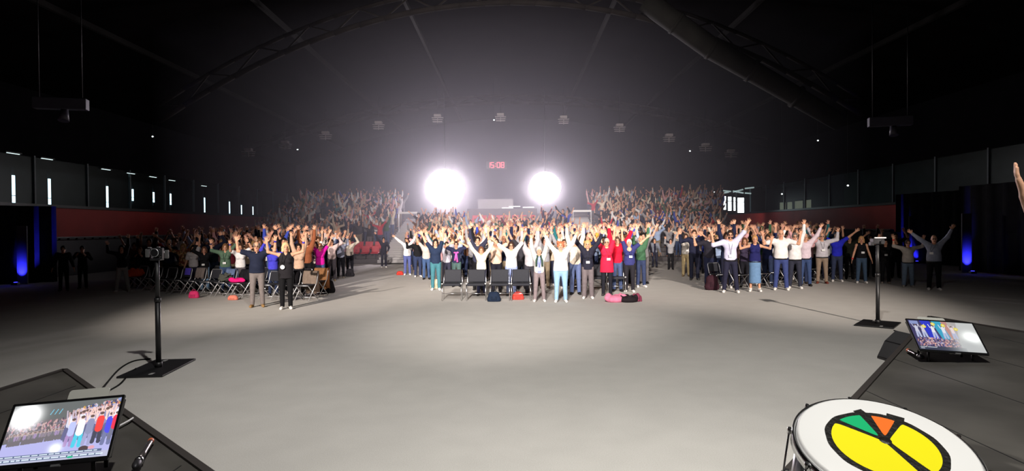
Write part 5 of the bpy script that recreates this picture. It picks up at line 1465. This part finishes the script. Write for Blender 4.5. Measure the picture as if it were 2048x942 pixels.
# ---- camera platform on the grandstand with its desk gear
pt = on_y(630, 452, 39.6)
t = empty('camera_platform', (-12.7, 40.3, tier_z(4))); tag(t, 'small black platform desk on the grandstand with white gear on top', 'platform')
MB().box((0, 0, 0.40), (1.5, 0.7, 0.80), bevel=0.02).build('desk_body', mat('desk_blue_black', (0.05, 0.06, 0.075), rough=0.6), t)
MB().box((0, 0, 0.83), (1.6, 0.8, 0.05), bevel=0.01).build('desk_top', SILVER, t)
for k, (x, zz, s) in enumerate(((-0.4, 1.02, 0.30), (0.25, 1.06, 0.34))):
    o = empty('equipment_case', (-12.7 + x, 40.3, tier_z(4) + 0.857)); tag(o, ['white equipment box on the platform desk, nearer the red end panel', 'larger white equipment box on the platform desk, nearer the stairway'][k], 'box')
    MB().box((0, 0, s / 2), (s * 1.4, s, s), bevel=0.02).build('case', WHITEP, o)
    MB().box((0, -s / 2 - 0.006, s * 0.5), (s * 1.1, 0.012, s * 0.5), bevel=0.004).build('front_panel', BLACKP, o)
# technical booth between the lamps
t = empty('control_booth', (-0.7, 45.6, tier_z(9) + 0.02)); tag(t, 'grey control booth at the top of the empty red seats between the lamps', 'booth')
MB().box((0, 0, 0.5), (5.0, 1.6, 1.0), bevel=0.02).build('booth_front', mat('booth_grey', (0.11, 0.10, 0.12), rough=0.6), t)
MB().box((-0.5, 0.6, 1.35), (2.6, 0.06, 0.8)).build('booth_screen', mat('booth_screen', (0.2, 0.19, 0.22), rough=0.4), t)
for x, z in ((0.9, 1.15), (1.9, 1.08), (0.4, 1.05)):
    MB().box((x, -0.7, z), (0.8, 0.08, 0.05)).build('desk_lamp', mat('desk_lamp_light', (1, 1, 1), emit=(1.0, 0.95, 1.0), estr=1.6), t)

# ---- clock on the back wall
RED = mat('clock_red', (0.8, 0.05, 0.08), emit=(1.0, 0.10, 0.14), estr=2.2)
pc = on_y(993, 330, WALLY1 - 0.33)
ck = empty('digital_clock', pc); tag(ck, 'red digital clock reading 15:08 on the back wall above the grandstand', 'clock')
MB().box((0, 0.1, 0), (2.1, 0.14, 0.80), bevel=0.03).build('case', BLACKP, ck)
SEG = {'0': 'abcdef', '1': 'bc', '5': 'acdfg', '8': 'abcdefg'}
def digit(ch, x, s=0.52):
    m = MB(); w_, h_ = s * 0.52, s
    D = {'a': (0, h_ / 2, w_, .07), 'd': (0, -h_ / 2, w_, .07), 'g': (0, 0, w_, .07), 'b': (w_ / 2, h_ / 4, .07, h_ / 2), 'c': (w_ / 2, -h_ / 4, .07, h_ / 2), 'e': (-w_ / 2, -h_ / 4, .07, h_ / 2), 'f': (-w_ / 2, h_ / 4, .07, h_ / 2)}
    for c in SEG[ch]:
        cx_, cz_, sx, sz = D[c]; m.box((x + cx_, 0.01, cz_), (sx, 0.05, sz))
    m.build('digit', RED, ck)
for ch, x in (('1', -0.80), ('5', -0.42), ('0', 0.20), ('8', 0.62)): digit(ch, x)
MB().box((-0.10, 0.01, 0.12), (0.07, 0.05, 0.07)).box((-0.10, 0.01, -0.12), (0.07, 0.05, 0.07)).build('colon', RED, ck)

# ---- louvred lamps hanging under the far girder (unlit)
lampm = mat('grey_louvre', (0.50, 0.46, 0.46), rough=0.5)
def pendant(loc, label, s=0.86):
    t = empty('louvred_lamp', loc); tag(t, label, 'lamp', 'louvred lamps under the far roof girder')
    zr = min(roofz(loc[0]), 13.0) - loc[2]
    MB().box((0, 0, 0.10), (s * 0.62, s * 0.5, 0.20), bevel=0.03).build('housing', lampm, t)
    for k in range(3): MB().box((0, 0, -0.06 - 0.15 * k), (s * (0.98 - 0.08 * k), s * 0.7, 0.055), (0.12, 0, 0), bevel=0.01).build('louvre', lampm, t)
    MB().cyl((0, 0, 0.2), (0, 0, zr - 0.1), 0.02, n=6).build('hanger', BLACK, t)
    MB().box((0, 0, -0.2), (0.06, 0.05, 0.5)).build('spine', lampm, t)
for i, (px, py) in enumerate(((497, 302), (570, 287), (651, 268), (757, 248), (875, 234), (1001, 232), (1127, 237), (1239, 253), (1338, 273), (1411, 292), (1462, 304))):
    pendant(on_y(px, py, 48.0), 'unlit louvred lamp hanging from the roof, %s in the row counted from the slit-window wall' % ORD[i])
# tiny emergency lights on the roof
SPK = mat('emergency_light', (1, 1, 1), emit=(0.9, 1.0, 1.0), estr=5)
for i, (px, py, y) in enumerate(((305, 273, 36), (595, 299, 46), (988, 240, 46), (1380, 302, 44), (1636, 281, 40), (1429, 384, 52), (1564, 388, 40), (1696, 371, 34), (722, 388, 52), (1309, 389, 52))):
    p = on_y(px, py, y)
    t = empty('emergency_light', p); tag(t, 'tiny white emergency light high in the dark, %s of those counted along the hall' % ORD[i], 'light', 'tiny emergency lights')
    MB().box((0, 0.05, 0), (0.16, 0.06, 0.10), bevel=0.01).build('case', BLACKP, t)
    MB().ell((0, 0.01, 0), (0.05, 0.03, 0.035), seg=10).build('lens', SPK, t)
    MB().cyl((0, 0.05, 0.03), (0, 0.05, roofz(p.x) - p.z), 0.008, n=5).build('hanger', BLACK, t)
# long hanging light boxes near the stage
for px, py, y, rz, lab in ((122, 208, 20.0, 0.25, 'long dim light box hanging above the slit-window side of the hall'), (1780, 243, 24.0, -0.25, 'long dim light box hanging above the drum side of the hall')):
    p = on_y(px, py, y); t = empty('hanging_light_box', p, rz); tag(t, lab, 'light fixture')
    MB().box((0, 0, 0), (1.5, 0.3, 0.35), bevel=0.02).build('box', mat('dim_box', (0.07, 0.07, 0.10), rough=0.5), t)
    MB().cyl((0.1, 0, -0.17), (0.1, -0.1, -0.55), 0.10, 0.16).build('lamp_can', MATS['dim_box'], t)
    for s in (-0.6, 0.6): MB().cyl((s, 0, 0.15), (s, 0, roofz(p.x) - p.z), 0.015, n=6).build('hanger', BLACK, t)
# gallery strip lights along the left roof edge of the gallery
gl = mat('gallery_strip', (1, 1, 1), emit=(0.8, 1.0, 1.0), estr=1.2)
for i, (px, py) in enumerate(((26, 307), (94, 318), (212, 339), (262, 347), (306, 354), (344, 361), (408, 372))):
    p = on_x(px, py, -21.94)
    t = empty('strip_light', p); tag(t, 'thin white strip light along the top of the slit-window gallery, %s from the stage end' % ORD[i], 'light', 'strip lights over the gallery')
    MB().box((0, 0, 0.04), (0.12, 0.9, 0.06), bevel=0.01).build('housing', BLACK, t)
    MB().box((0, 0, 0.0), (0.05, 0.7, 0.03)).build('tube', gl, t)

# ---- the two blazing floodlights above the grandstand
def floodlight(px, py, y, rad, strength, label, power):
    p = on_y(px, py, y)
    t = empty('floodlight', p); tag(t, label, 'floodlight')
    d = (CAM - p).normalized()
    t.rotation_euler = (math.atan2(d.z, -d.y) * 0 , 0, math.atan2(-d.x, d.y) + PI)
    MB().lathe([(rad * 0.5, -0.7), (rad * 0.9, -0.5), (rad * 0.985, -0.05), (rad * 0.985, -0.01)], n=40, M=Matrix.Rotation(PI / 2, 4, 'X')).build('housing', BLACK, t)
    MB().lathe([(0.01, 0.10), (rad * 0.6, 0.075), (rad * 1.0, 0.0), (rad * 1.0, -0.03)], n=40, M=Matrix.Rotation(PI / 2, 4, 'X')).build('lens', mat('floodlight_lens', (1, 1, 1), emit=(1.0, 0.97, 0.98), estr=strength), t)
    MB().box((0, 0.35, rad * 0.98), (0.5, 0.25, 0.12), bevel=0.02).build('bracket', BLACK, t)
    MB().cyl((0, 0.35, rad * 1.0), (0, 0.35, roofz(p.x) - p.z), 0.04, n=6).build('hanger', BLACK, t)
    l = spot('flood_beam', p + d * 0.5, CAM + Vector((0, 12, -2)), power, 96, 1.0, (1.0, 0.88, 1.0), rad * 0.5)
    return p
FL1 = floodlight(890, 377, 49.5, 1.55, 14, 'larger blazing white round floodlight above the grandstand on the stairway side of the clock', 15000)
FL2 = floodlight(1090, 375, 49.5, 1.25, 14, 'smaller blazing white round floodlight above the grandstand on the other side of the clock', 9000)

# ---- performer at the edge of the stage: only a raised hand reaches into view
pf = make_person(dict(arms=('down', 'lead'), palm=(-0.80, 0.60, 0.0), splay=0.15, top='tee', col=col((236, 236, 236), (40, 44, 60), (40, 30, 26)), hair='short', skin=1), key='performer', h=0.009)
tag(pf, 'person on stage at the frame edge, open raised hand in view', 'person')
ph = on_y(2037, 360, 2.9)
S0_, E_, W_, f_ = SHARED['performer'][1][1]
hc_ = (W_ + f_ * 0.09)                                  # middle of the raised hand, turned to face the audience
psc = (ph.z - SZ) / hc_[2]
place(pf, ph.x + hc_[0] * psc, ph.y + hc_[1] * psc, SZ, psc, PI)

# ---- haze volume added to give the veiling glare of the floodlights
def haze():
    m = bpy.data.materials.new('glare_haze'); m.use_nodes = True
    nt = m.node_tree; nt.nodes.clear()
    o = nt.nodes.new('ShaderNodeOutputMaterial'); v = nt.nodes.new('ShaderNodeVolumeScatter')
    v.inputs['Color'].default_value = (0.93, 0.90, 1.0, 1); v.inputs['Density'].default_value = 0.0088
    v.inputs['Anisotropy'].default_value = 0.4
    nt.links.new(v.outputs[0], o.inputs['Volume'])
    mb = MB(); P = [(-15.5, 0.06)] + [(-15.5 + 31 * k / 20, roofz(-15.5 + 31 * k / 20) - 0.35) for k in range(21)] + [(15.5, 0.06)]
    mb.prism(P, 27.0, 63.6, Matrix.Rotation(PI / 2, 4, 'X') @ Matrix.Diagonal((1, 1, -1, 1)))
    ob = mb.build('haze', m); tag(ob, 'thin pale haze added for the glare of the two floodlights', 'haze', kind='stuff')
haze()
def lamp_halo(p, Rr, dens, label):  # ball of scatter added around a lamp to make its soft halo
    m = bpy.data.materials.new('lamp_halo'); m.use_nodes = True
    nt = m.node_tree; nt.nodes.clear()
    o = nt.nodes.new('ShaderNodeOutputMaterial'); v = nt.nodes.new('ShaderNodeVolumeScatter')
    v.inputs['Color'].default_value = (0.97, 0.92, 1.0, 1); v.inputs['Anisotropy'].default_value = 0.3
    tc = nt.nodes.new('ShaderNodeTexCoord'); ln = nt.nodes.new('ShaderNodeVectorMath'); ln.operation = 'LENGTH'
    mr = nt.nodes.new('ShaderNodeMapRange'); mr.inputs[1].default_value = 0.0; mr.inputs[2].default_value = Rr * 0.98
    mr.inputs[3].default_value = 1.0; mr.inputs[4].default_value = 0.0
    pw = nt.nodes.new('ShaderNodeMath'); pw.operation = 'POWER'; pw.inputs[1].default_value = 2.0
    ml = nt.nodes.new('ShaderNodeMath'); ml.operation = 'MULTIPLY'; ml.inputs[1].default_value = dens
    nt.links.new(tc.outputs['Object'], ln.inputs[0]); nt.links.new(ln.outputs['Value'], mr.inputs[0])
    nt.links.new(mr.outputs[0], pw.inputs[0]); nt.links.new(pw.outputs[0], ml.inputs[0]); nt.links.new(ml.outputs[0], v.inputs['Density'])
    nt.links.new(v.outputs[0], o.inputs['Volume'])
    mb = MB(); mb.ell((0, 0, 0), (Rr, Rr, Rr), seg=24)
    ob = mb.build('halo_ball', m); ob.location = p; tag(ob, label, 'haze', kind='stuff')
lamp_halo(FL1, 4.6, 0.19, 'dense haze ball added for the halo of the larger floodlight')
lamp_halo(FL2, 4.0, 0.19, 'dense haze ball added for the halo of the smaller floodlight')
